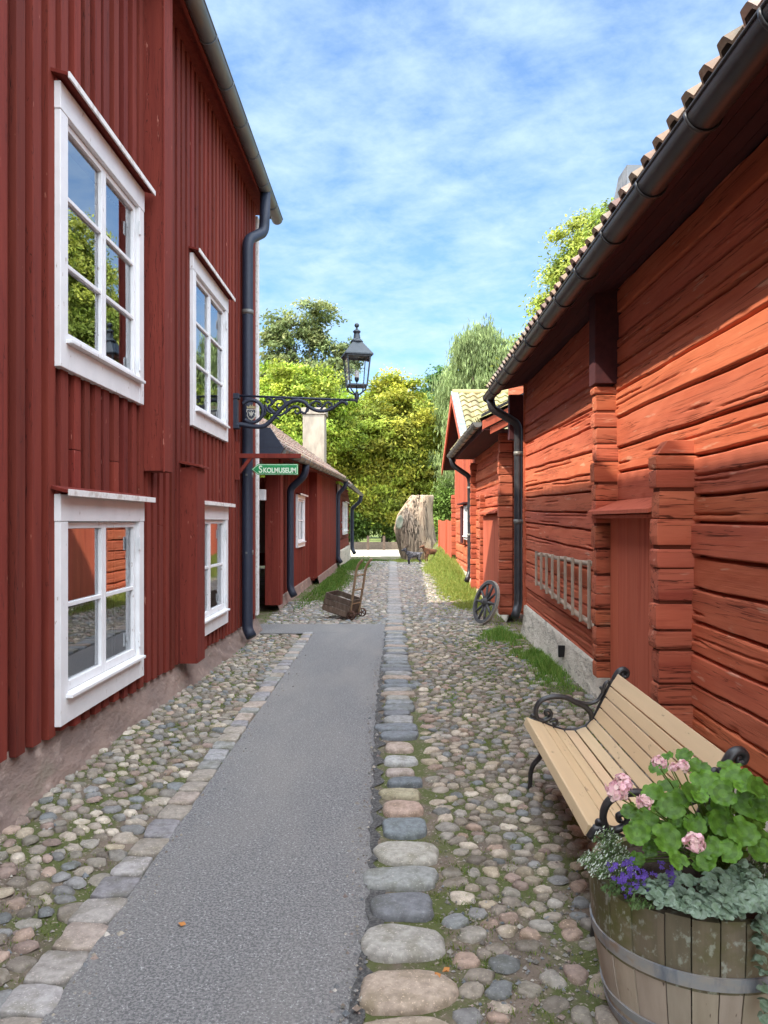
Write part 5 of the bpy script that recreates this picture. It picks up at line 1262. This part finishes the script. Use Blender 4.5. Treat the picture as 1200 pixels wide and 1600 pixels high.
# lobelia
def dk(r): g=r.uniform(.7,1.2); return (.10*g,.17*g,.05*g)
cs=[]
for (px,py,Y,rad,h,n) in [(985,1375,2.32,.06,.02,150),(1030,1385,2.28,.05,.02,100),(960,1380,2.33,.04,.02,70),(1000,1400,2.25,.04,.01,80)]:
    v=D(px,py,Y); cs.append((v.x,v.y,v.z-.02,rad,h,n))
lo=smallplant('purple_lobelia','low plant with violet blue flowers at the front of the barrel',cs,(.004,.010),0,dk,74,shape='thin')
B=MB(); r=random.Random(8)
for (px,py,n,sp_) in [(980,1345,9,8),(962,1355,8,9),(975,1370,14,12),(990,1362,14,10),(1000,1378,10,10),(1012,1367,8,8),(1045,1365,10,9),(1052,1378,10,9),(985,1388,8,10),(1010,1392,6,8),(1035,1355,4,8),(965,1375,7,8)]:
    B=MB()
    for k in range(n):
        c=D(px+r.gauss(0,sp_*.6),py+r.gauss(0,sp_*.6),2.30+r.uniform(-.04,.02)); nr=Vector((r.uniform(-.7,.7),-1+r.uniform(-.3,.3),r.uniform(.1,1.2))).normalized()
        a=nr.orthogonal().normalized(); b=nr.cross(a); g=r.uniform(.7,1.2); B.col=(.15*g,.085*g,.40*g)
        for j in range(5):
            th=j*2*PI/5+r.uniform(-.2,.2)+k; d=a*math.cos(th)+b*math.sin(th); e=a*math.cos(th+PI/2)+b*math.sin(th+PI/2); q=r.uniform(.006,.0095)
            B.add([c,c+d*q*.6+e*q*.3+nr*.001,c+d*q,c+d*q*.6-e*q*.3+nr*.001],[(0,1,2,3)])
    B.build('flower_cluster',M['petal'],lo)

# =================================================================== WAGON WHEEL
def wheel(name,parent,R,tyre,nsp,hubr,mt,mt2,width,xf,hubl=.12,spr=.02):
    B=MB(); B.smooth=False; B.lathe([(R-tyre,-width/2),(R,-width/2),(R,width/2),(R-tyre,width/2),(R-tyre,-width/2)],(0,0,0),40,axis='x'); B.build('felloe',mt,parent,xf=xf,bevel=.003)
    B=MB(); B.lathe([(R,-width/2*.9),(R+.008,-width/2*.9),(R+.008,width/2*.9),(R,width/2*.9)],(0,0,0),40,axis='x'); B.build('tyre',mt2,parent,xf=xf)
    B=MB(); B.smooth=True; B.lathe([(.001,-hubl/2),(hubr*.6,-hubl/2),(hubr*.7,-hubl*.3),(hubr,-hubl*.15),(hubr,hubl*.15),(hubr*.7,hubl*.3),(hubr*.6,hubl/2),(.001,hubl/2)],(0,0,0),16,axis='x'); B.build('hub',mt,parent,xf=xf)
    for k in range(nsp):
        th=2*PI*k/nsp; B=MB(); B.smooth=True; B.tube([(0,math.cos(th)*hubr*.8,math.sin(th)*hubr*.8),(0,math.cos(th)*(R-tyre*.7),math.sin(th)*(R-tyre*.7))],[spr*1.2,spr*.85],6); B.build('spoke',mt,parent,xf=xf)
M['wheelwood']=mat('grey_black_wheel_wood',(.05,.05,.055),(.10,.095,.09),(14,14,14),1,.4,.65,rough=.85,bump=.4,bscale=(60,60,60),bdist=.003)
ww=thing('wagon_wheel','old dark wooden wagon wheel leaning on the shed wall by the grass','wheel',(1.5,12.0,0))
xf=Matrix.Translation((-.02,.05,.335))@Matrix.Rotation(math.radians(22),4,'Z')@Matrix.Rotation(math.radians(17),4,'Y')
def wl_build():
    # build in local coordinates of parent: shift by wloc
    X=Matrix.Translation(wloc(ww))@xf
    wheel('w',ww,.345,.05,10,.065,M['wheelwood'],M['oldwood'],.05,X,hubl=.16)
wl_build()

# =================================================================== SACK TRUCK + CRATE
ct=thing('sack_truck','old wooden sack truck with rusty wheels standing on the cobbles','hand cart',(-.60,12.7,0))
TX=Matrix.Translation((-.60,12.7,0))@Matrix.Rotation(math.radians(-20),4,'Z')
for s in (-1,1):
    B=MB(); B.smooth=True
    B.tube(cat([(-.02,s*.19,.06),(.02,s*.19,.30),(.07,s*.20,.60),(.10,s*.20,.80),(.14,s*.205,.90),(.21,s*.205,.98)],6),.021,8); B.build('side_rail',M['brownwood'],ct,xf=TX)
    B=MB(); B.smooth=True; X=TX@Matrix.Translation((.02,s*.24,.078))@Matrix.Rotation(PI/2,4,'Z')
    B.lathe([(.058,-.015),(.075,-.015),(.075,.015),(.058,.015),(.058,-.015)],(0,0,0),20,axis='x')
    for k in range(5): th=k*2*PI/5; B.tube([(0,0,0),(0,math.cos(th)*.062,math.sin(th)*.062)],.008,6)
    B.lathe([(.001,-.025),(.018,-.025),(.018,.025),(.001,.025)],(0,0,0),10,axis='x'); B.build('wheel',M['rust'],ct,xf=X)
for z,x in ((.25,.01),(.48,.05),(.72,.085)):
    B=MB(); B.tube([(x,-.19,z),(x,.19,z)],.014,6); B.build('crossbar',M['brownwood'],ct,xf=TX)
B=MB(); B.tube([(.02,-.25,.078),(.02,.25,.078)],.012,6); B.build('axle',M['rust'],ct,xf=TX)
B=MB(); B.box(-.20,-.02,-.17,.17,.03,.04); B.build('nose_plate',M['rust'],ct,xf=TX)
cb_=thing('wooden_crate','dark empty slatted wooden crate tipped against the sack truck','crate',(-.85,12.7,0))
CXf=Matrix.Translation((-.60,12.7,0))@Matrix.Rotation(math.radians(-20),4,'Z')@Matrix.Translation((-.05,0,.02))@Matrix.Rotation(math.radians(16),4,'Y')@Matrix.Translation((-.46,0,.012))
B=MB(); r=random.Random(4)
for k in range(3):
    z=k*.10
    B.col=rcol(.8,1.2); B.box(0,.44,-.24,-.225,z,z+.088); B.col=rcol(.8,1.2); B.box(0,.44,.225,.24,z,z+.088)
    B.col=rcol(.8,1.2); B.box(-.016,-.001,-.24,.24,z,z+.088); B.col=rcol(.8,1.2); B.box(.441,.456,-.24,.24,z,z+.088)
B.build('side_slats',M['darkwood'],cb_,xf=CXf,bevel=.003)
B=MB()
for k in range(5): B.col=rcol(.8,1.2); B.box(.0,.44,-.22+k*.09,-.22+k*.09+.08,-.014,-.001)
B.build('bottom_slats',M['darkwood'],cb_,xf=CXf,bevel=.003)
B=MB()
for x in (.0,.41):
    for y in (-.223,.198): B.box(x+.001,x+.026,y,y+.024,.0,.29)
B.build('corner_posts',M['darkwood'],cb_,xf=CXf)

# =================================================================== STUMP
st=thing('tree_stump','huge pale weathered hollow oak stump standing at the end of the alley','stump',(1.15,32,0))
lv=[(0,.35,1.18),(.12,.42,1.05),(.5,.62,1.0),(.9,.80,.92),(1.3,.93,.86),(1.6,.95,.82),(1.9,.86,.78),(2.1,.78,.76),(2.4,.66,.74),(2.72,.52,.72)]
# left/right extents from photo (px): 
ext=[(880,628,688),(872,627,694),(862,624,690),(850,621,684),(838,618,680),(826,616,678),(815,618,677),(805,621,676),(795,627,676),(785,634,677),(776,640,678),(774,643,677)]
NA=72; V=[]; r=np.random.RandomState(3)
f1=sn(301,9,1,9); f2=sn(302,9,3,16)
for i,(py,xl_,xr_) in enumerate(ext):
    z=1.6-(py-815)/1200*32; xa=(xl_-612)/1200*32; xb=(xr_-612)/1200*32; cxx=(xa+xb)/2; rx=(xb-xa)/2
    th=np.arange(NA)*2*PI/NA; rr=1+.05*f1(th/6.28+z*.03)+.035*f2(th/6.28*1.0+z*.06)+.012*r.randn(NA)
    V.append(np.stack([cxx+rx*np.cos(th)*rr,32+rx*.9*np.sin(th)*rr,np.full(NA,max(z,-.1))+(.05*f1(th*1.3) if i==len(ext)-1 else 0)],-1))
V.append(np.stack([V[-1][:,0]*.86+.14*V[-1][:,0].mean(),32+(V[-1][:,1]-32)*.86,V[-1][:,2]-.03],-1)); V.append(np.stack([V[-1][:,0]*.6+.4*V[-1][:,0].mean(),32+(V[-1][:,1]-32)*.6,V[-1][:,2]-.5],-1))
m=len(V); V=np.concatenate(V); idx=np.arange(m*NA).reshape(m,NA)
q=np.stack([idx[:-1],np.roll(idx[:-1],-1,1),np.roll(idx[1:],-1,1),idx[1:]],-1).reshape(-1,4)
npmesh('trunk',V,q,None,M['stump'],st,smooth=True)
B=MB(); B.smooth=True; Xk=Matrix.Translation(P(624.5,816,31.25))@Matrix.Rotation(math.radians(35),4,'Z')@Matrix.Rotation(math.radians(12),4,'Y')
B.lathe([(.001,-.03),(.7,-.03),(.95,-.06),(1.1,.0),(1.0,.08)],(0,0,0),20,axis='y')
M['knot']=mat('grey_green_knot',(.20,.24,.18),(.32,.31,.24),(6,6,6),1,.4,.6,attr=False,rough=.9)
B.build('knot_plate',M['knot'],st,xf=Xk@Matrix.Diagonal((.15,.6,.27,1)))

# =================================================================== GOATS
def goat(name,label,loc,rotz,s,mtl):
    t=thing(name,label,'goat',loc)
    vs=[];es=[];rad=[]
    def v(p,r,par=None):
        vs.append(tuple(q*s for q in p)); rad.append(r*s); i=len(vs)-1
        if par is not None: es.append((par,i))
        return i
    pel=v((0,.26,.46),.12); belly=v((0,0,.44),.135,pel); ch=v((0,-.24,.45),.125,belly)
    nk=v((0,-.36,.58),.07,ch); hd=v((0,-.44,.70),.065,nk); mz=v((0,-.55,.66),.045,hd); ns=v((0,-.61,.63),.032,mz)
    tl=v((0,.38,.52),.03,pel); v((0,.43,.56),.018,tl)
    for sx in (-1,1):
        sh_=v((sx*.07,-.24,.36),.06,ch); kn=v((sx*.08,-.25,.20),.03,sh_); v((sx*.08,-.24,.02),.026,kn)
        hp_=v((sx*.08,.24,.36),.075,pel); k2=v((sx*.085,.20,.26),.05,hp_); hk=v((sx*.085,.31,.16),.028,k2); v((sx*.085,.29,.02),.026,hk)
        e=v((sx*.08,-.41,.73),.02,hd); v((sx*.15,-.40,.72),.012,e)
    me=bpy.data.meshes.new('body'); me.from_pydata(vs,es,[]); me.materials.append(mtl)
    o=bpy.data.objects.new('body',me); COL.objects.link(o); o.parent=t
    o.modifiers.new('Skin','SKIN')
    sk=me.skin_vertices[0].data if len(me.skin_vertices) else None
    for i,rr in enumerate(rad): sk[i].radius=(rr,rr)
    sk[0].use_root=True
    sb=o.modifiers.new('Subsurf','SUBSURF'); sb.levels=2; sb.render_levels=2
    for sx in (-1,1):
        B=MB(); B.smooth=True; o_=t.location
        c=[(sx*.035*s,-.42*s,.76*s),(sx*.05*s,-.38*s,.84*s),(sx*.06*s,-.30*s,.88*s)]
        B.tube(cat([Vector(q)+o_ for q in c],4),[.014*s]*4+[.012*s]*4+[.006*s],6); B.build('horn',M['darkwood'],t)
    t.rotation_euler=(0,0,rotz); return t
goat('goat','dark grey goat figure standing before the stump, on the left of the two',(*P(647,0,28.6)[:2],.02),math.radians(-72),.82,M['goatgrey'])
goat('goat','brown goat figure standing before the stump, on the right of the two',(*P(674,0,28.2)[:2],.0),math.radians(-66),.82,M['goatbrown'])
bpy.data.objects['goat']['group']='goat figures by the stump'; bpy.data.objects['goat.001']['group']='goat figures by the stump'
for n_ in ('goat','goat.001'):
    o=bpy.data.objects[n_]; o.location.z=float(gh(o.location.x,o.location.y))

# =================================================================== TREES
def tree(name,label,base,blobs,leaf,col,seed,dens=1.0,trunk_r=.3,var=.25,droop=0,yellow=None,nl=90,group=None,trunk=True,tcol=None,cl=.5,rough=.16):
    r=np.random.RandomState(seed); t=thing(name,label,'tree',base,group); V=[];C=[]; cen=[]
    for (x,y,z,rx,ry,rz) in blobs:
        vol=rx*ry*rz; k=int(max(10,dens*24*(vol**.72)))
        d=r.randn(k,3); d/=np.linalg.norm(d,axis=1)[:,None]; q=r.uniform(.45,1.0,(k,1))**.6
        if droop:
            c=np.array([x,y,z])+d*q*np.array([rx,ry,rz])*(1+rough*r.randn(k,1)); cen.append(c); continue
        ns=int(10+5*vol**.33); R=np.array([rx,ry,rz]); sd=r.randn(ns,3); sd/=np.linalg.norm(sd,axis=1)[:,None]
        sc_=np.array([x,y,z])+sd*R*r.uniform(.55,.82,(ns,1)); sr=r.uniform(.22,.44,(ns,1))
        w_=r.randint(0,ns,k); e=r.randn(k,3); e/=np.linalg.norm(e,axis=1)[:,None]; e[:,2]=e[:,2]*.8+.12
        c=sc_[w_]+e*sr[w_]*R*r.uniform(.75,1.05,(k,1)); cen.append(c)
        ki=max(6,k//4); d=r.randn(ki,3); d/=np.linalg.norm(d,axis=1)[:,None]; cen.append(np.array([x,y,z])+d*R*r.uniform(.1,.6,(ki,1)))
    cen=np.concatenate(cen); cen=cen[cen[:,2]>.4]
    mid=np.mean([[b[0],b[1],b[2]] for b in blobs],axis=0)
    for c in cen:
        n=int(nl*r.uniform(.5,1.3)); s=r.uniform(.6,1.3)*cl
        off=r.randn(n,3)*np.array([s,s,s*.5])*.72
        if droop: off=r.randn(n,3)*np.array([s*.28,s*.28,.05]); off[:,2]-=np.abs(r.rand(n))*droop*r.uniform(.5,1.2)
        p=c+off; a=r.randn(n,3); a[:,2]*=.6; a/=np.linalg.norm(a,axis=1)[:,None]
        nr=r.randn(n,3)*.6+(c-mid)/(np.linalg.norm(c-mid)+.1)*.6+np.array([0,0,.6]); nr/=np.linalg.norm(nr,axis=1)[:,None]
        a=np.cross(nr,a); a/=np.linalg.norm(a,axis=1)[:,None]; b=np.cross(nr,a)
        if droop: a=np.tile([0,0,1.0],(n,1))+.25*r.randn(n,3); b=np.cross(a,r.randn(n,3)); b/=np.linalg.norm(b,axis=1)[:,None]
        L_=leaf*r.uniform(.6,1.3,(n,1)); W=L_*(.55 if not droop else .22)
        V.append(np.stack([p-a*L_,p-b*W*.9+a*L_*.1,p+a*L_,p+b*W*.9-a*L_*.1],1).reshape(-1,3))
        g=np.clip(1+var*r.randn(),.5,1.6); cc=np.array(col)*g
        if yellow is not None and r.rand()<.45: cc=cc*.4+.6*np.array(yellow)*g
        cl_=np.clip(cc*(1+.18*r.randn(n,1)),.005,.7); C.append(np.repeat(cl_,4,axis=0))
    V=np.concatenate(V);C=np.concatenate(C); n=len(V)//4
    npmesh('crown',V,np.arange(n*4).reshape(n,4),C,M['leaf'],t)
    if trunk:
        B=MB(); B.smooth=True; bz=Vector(base); top=Vector(mid); B.tube(cat([bz-Vector((0,0,.2)),bz.lerp(top,.35)+Vector((.15,0,0)),bz.lerp(top,.7),top],5),[trunk_r*(1.25-.06*i) for i in range(16)],10)
        for i in r.choice(len(cen),min(26,len(cen)),replace=False):
            c=Vector(cen[i]); s=bz.lerp(top,r.uniform(.35,.95)); m=s.lerp(c,.5)+Vector((0,0,.3)); B.tube([s,m,c],[trunk_r*.4,trunk_r*.25,.03],6)
        B.build('trunk',tcol or M['bark'],t)
    return t
GR='trees beyond the end of the alley'
tree('chestnut_tree','broad yellow-green tree filling the middle beyond the stump',(-.4,50,0),[(-.5,50,6.6,3.9,3.4,4.7),(.3,50,9.4,2.0,1.8,1.8),(1.9,49,4.4,2.0,1.8,3.0),(-3.0,49,4.6,1.9,1.8,3.0),(-.8,47.6,3.0,2.4,1.4,2.4)],.12,(.27,.33,.045),101,dens=1.25,rough=.10,var=.33,yellow=(.48,.43,.06),group=GR,nl=170,cl=.5)
tree('maple_tree','bright green tree behind the low house roof and chimney',(-5.8,44,0),[(-6.2,44,8.2,3.2,2.6,3.0),(-4.2,44,6.8,2.4,2.2,2.6),(-6.4,44,5.2,3,2.5,2.6)],.115,(.27,.38,.045),102,dens=1.5,yellow=(.44,.46,.07),group=GR,nl=110,cl=.42)
tree('ash_tree','tall open grey-green tree rising behind the street lantern',(-6.8,62,0),[(-9.2,62,16.2,1.7,1.7,2.2),(-6.4,62,17.4,2.0,2,2.1),(-5.0,62,13.6,2.4,2,2.8),(-8.6,62,12.6,2.6,2.4,3.0),(-3.9,62,15.0,1.2,1.3,1.5),(-6.6,62,9.4,4,3,3.6)],.17,(.20,.25,.10),103,dens=.6,group=GR,nl=70,cl=.5,yellow=(.30,.30,.12))
tree('birch_tree','tall weeping birch with hanging grey-green foliage to the right',(5.6,47,0),[(5.3,47,12.2,1.5,1.5,2.0),(6.6,47,10.6,2.0,2,2.6),(4.2,47,9.4,1.4,1.6,2.2),(5.4,46,6.4,2.4,2,3.2),(4.0,45,4.6,1.1,1.3,2.2)],.16,(.24,.31,.12),104,dens=1.6,droop=1.5,group=GR,nl=110,cl=.8)
tree('spruce_tree','dark blue-green tree standing between the broad tree and the birch',(3.2,56,0),[(3.8,56,11.0,1.6,1.5,2.0),(3.0,56,8.2,2.2,2,3.2),(4.6,56,8.0,2.4,2,3.6),(4.4,55,4.0,3.2,2,3.4)],.14,(.11,.21,.07),105,dens=1.5,group=GR,nl=110,cl=.4)
tree('linden_tree','green tree showing above the tiled roof of the log barn',(10.2,25,0),[(8.9,25,8.0,4.6,3.3,4.3),(7.3,24.6,9.3,2.2,2,2.0),(6.0,24.6,7.4,1.6,1.6,2.1),(10.8,26,8.8,3.4,3,3.2),(11.5,24,7.2,3.4,3,3.4),(7.6,24.8,7.6,2.3,2.2,2.3),(10,26,4.6,3.8,3.2,3.2),(15.5,27,9.0,3.6,3.2,3.8),(20.5,30,9,4,4,4.5)],.07,(.20,.27,.045),106,rough=.04,dens=2.2,yellow=(.45,.47,.08),nl=210,cl=.36)
tree('linden_tree','green tree hidden beside the barn, seen mirrored in the upper windows',(9.0,39,0),[(8.5,39,7,3,3,4),(12,39,8,3.5,3,4.5),(16,40,9,4,3,5)],.16,(.15,.22,.04),107,dens=1.0,yellow=(.28,.32,.06),nl=90)
for i,(x,y,z,rx,rz,c) in enumerate([(-15,70,7,6,7,(.09,.15,.03)),(-6,74,6,6,6,(.10,.17,.035)),(4,76,6.5,6,6.5,(.07,.13,.04)),(13,72,7,6,7,(.10,.16,.04)),(23,70,8,7,8,(.09,.15,.035))]):
    tree('background_tree',['leafy dark tree in the far row, leftmost','leafy tree in the far row behind the bright green tree','dark leafy tree in the far row behind the broad yellow-green tree','leafy tree in the far row behind the birch','leafy tree in the far row, rightmost'][i],(x,y,0),[(x,y,z,rx,3,rz)],.30,c,120+i,dens=.8,nl=90,group='far row of trees',cl=.8)
# shrubs at the foot
for i,(x,y,rx,rz,lab) in enumerate([(-2.6,47,1.6,1.3,'low green shrub beyond the road, left of the stump'),(.6,47.2,1.6,1.2,'low green shrub beyond the road, behind the stump'),(3.4,44,1.5,2.0,'leafy bush right of the stump by the fence')]):
    tree('shrub',lab,(x,y,0),[(x,y,rz*.9,rx,.9,rz)],.10,(.12,.19,.035),140+i,dens=2.2,nl=90,trunk=False,cl=.3)
# low wall under trees
B=MB(); B.col=(.5,.45,.4); B.box(-7,3.4,44.2,44.6,0,.42); o=B.build('low_wall',M['oldwood']); tag(o,'low weathered wooden edging beyond the gravel road','wall')
# posts
for i in range(5):
    B=MB(); x=-2.3+i*.9; B.box(x,x+.14,43.2,43.34,0,.75); B.prism([(x,.75),(x+.14,.75),(x+.07,.82)],'y',43.2,43.34); o=B.build('wooden_post',M['darkwood'],bevel=.01)
    tag(o,['leftmost dark post beyond the road','second dark post from the left beyond the road','middle dark post beyond the road','fourth dark post beyond the road, beside the stump','dark post beyond the road hidden behind the stump'][i],'post',group='dark posts beyond the road')

# =================================================================== WORLD, SUN, CAMERA
sv=Vector((-1,-.55,1.2)).normalized()   # towards the sun
elev=math.asin(sv.z)
w=bpy.data.worlds.new('World'); scene.world=w; w.use_nodes=True; nt=w.node_tree; N=nt.nodes; L=nt.links
bg=N['Background']; bg.inputs['Strength'].default_value=.13
sky=N.new('ShaderNodeTexSky'); sky.sky_type='NISHITA'; sky.sun_disc=False; sky.sun_elevation=elev
sky.sun_rotation=math.atan2(sv.x,sv.y); sky.air_density=1.0; sky.dust_density=.6; sky.ozone_density=1.5
tc=N.new('ShaderNodeTexCoord')
sep=N.new('ShaderNodeSeparateXYZ'); L.new(tc.outputs['Generated'],sep.inputs[0])
mx=N.new('ShaderNodeMath'); mx.operation='MAXIMUM'; mx.inputs[1].default_value=.0; L.new(sep.outputs['Z'],mx.inputs[0])
ad=N.new('ShaderNodeMath'); ad.operation='ADD'; ad.inputs[1].default_value=.22; L.new(mx.outputs[0],ad.inputs[0])
dv=N.new('ShaderNodeVectorMath'); dv.operation='DIVIDE'; cb3=N.new('ShaderNodeCombineXYZ')
for k in 'XYZ': L.new(ad.outputs[0],cb3.inputs[k])
L.new(tc.outputs['Generated'],dv.inputs[0]); L.new(cb3.outputs[0],dv.inputs[1])
mp=N.new('ShaderNodeMapping'); mp.inputs['Scale'].default_value=(1.5,1.8,1); mp.inputs['Rotation'].default_value=(0,0,.5); L.new(dv.outputs[0],mp.inputs['Vector'])
cn=N.new('ShaderNodeTexNoise'); cn.inputs['Scale'].default_value=4.6; cn.inputs['Detail'].default_value=9; cn.inputs['Roughness'].default_value=.62; cn.inputs['Distortion'].default_value=.15
L.new(mp.outputs[0],cn.inputs['Vector'])
cr_=N.new('ShaderNodeMapRange'); cr_.inputs['From Min'].default_value=.33; cr_.inputs['From Max'].default_value=.74; cr_.inputs['To Max'].default_value=.80; cr_.inputs['To Min'].default_value=.12; L.new(cn.outputs['Fac'],cr_.inputs['Value'])
mix=N.new('ShaderNodeMix'); mix.data_type='RGBA'
rg_=[i for i in mix.inputs if i.type=='RGBA']; L.new(cr_.outputs[0],mix.inputs['Factor'])
tn=N.new('ShaderNodeMix'); tn.data_type='RGBA'; tn.blend_type='MULTIPLY'; tn.inputs['Factor'].default_value=1; tq=[i for i in tn.inputs if i.type=='RGBA']; L.new(sky.outputs[0],tq[0]); tq[1].default_value=(.72,.98,1.18,1); L.new([o for o in tn.outputs if o.type=='RGBA'][0],rg_[0]); rg_[1].default_value=(3.3,4.25,5.4,1)
skc=[o for o in mix.outputs if o.type=='RGBA'][0]
# bright sky area added out of view, behind and above, to lift the shade
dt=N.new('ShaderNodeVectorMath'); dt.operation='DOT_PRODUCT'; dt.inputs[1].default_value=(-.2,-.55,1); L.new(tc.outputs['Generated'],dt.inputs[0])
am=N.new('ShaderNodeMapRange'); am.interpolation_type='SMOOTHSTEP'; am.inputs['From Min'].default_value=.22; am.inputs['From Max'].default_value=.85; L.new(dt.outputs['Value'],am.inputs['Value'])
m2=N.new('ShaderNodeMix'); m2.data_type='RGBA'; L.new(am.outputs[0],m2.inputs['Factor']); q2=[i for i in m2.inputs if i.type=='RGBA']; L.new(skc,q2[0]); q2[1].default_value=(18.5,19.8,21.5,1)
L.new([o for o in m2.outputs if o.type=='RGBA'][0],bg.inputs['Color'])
sun=bpy.data.lights.new('sun','SUN'); sun.energy=3.8; sun.angle=math.radians(.7); sun.color=(1,.90,.74)
so=bpy.data.objects.new('sun',sun); COL.objects.link(so); so.rotation_euler=sv.to_track_quat('Z','Y').to_euler(); so.location=(-20,-10,30)
cam=bpy.data.cameras.new('camera'); cam.sensor_fit='HORIZONTAL'; cam.sensor_width=36; cam.lens=36; cam.shift_x=-.01; cam.shift_y=.0125; cam.clip_end=3000; cam.clip_start=.05
co=bpy.data.objects.new('camera',cam); COL.objects.link(co); co.location=(0,0,CH); co.rotation_euler=(PI/2,0,0); scene.camera=co
scene.view_settings.view_transform='Standard'; scene.view_settings.look='None'; scene.view_settings.gamma=1; scene.view_settings.exposure=1.0
scene.cycles.max_bounces=8; scene.cycles.transparent_max_bounces=12
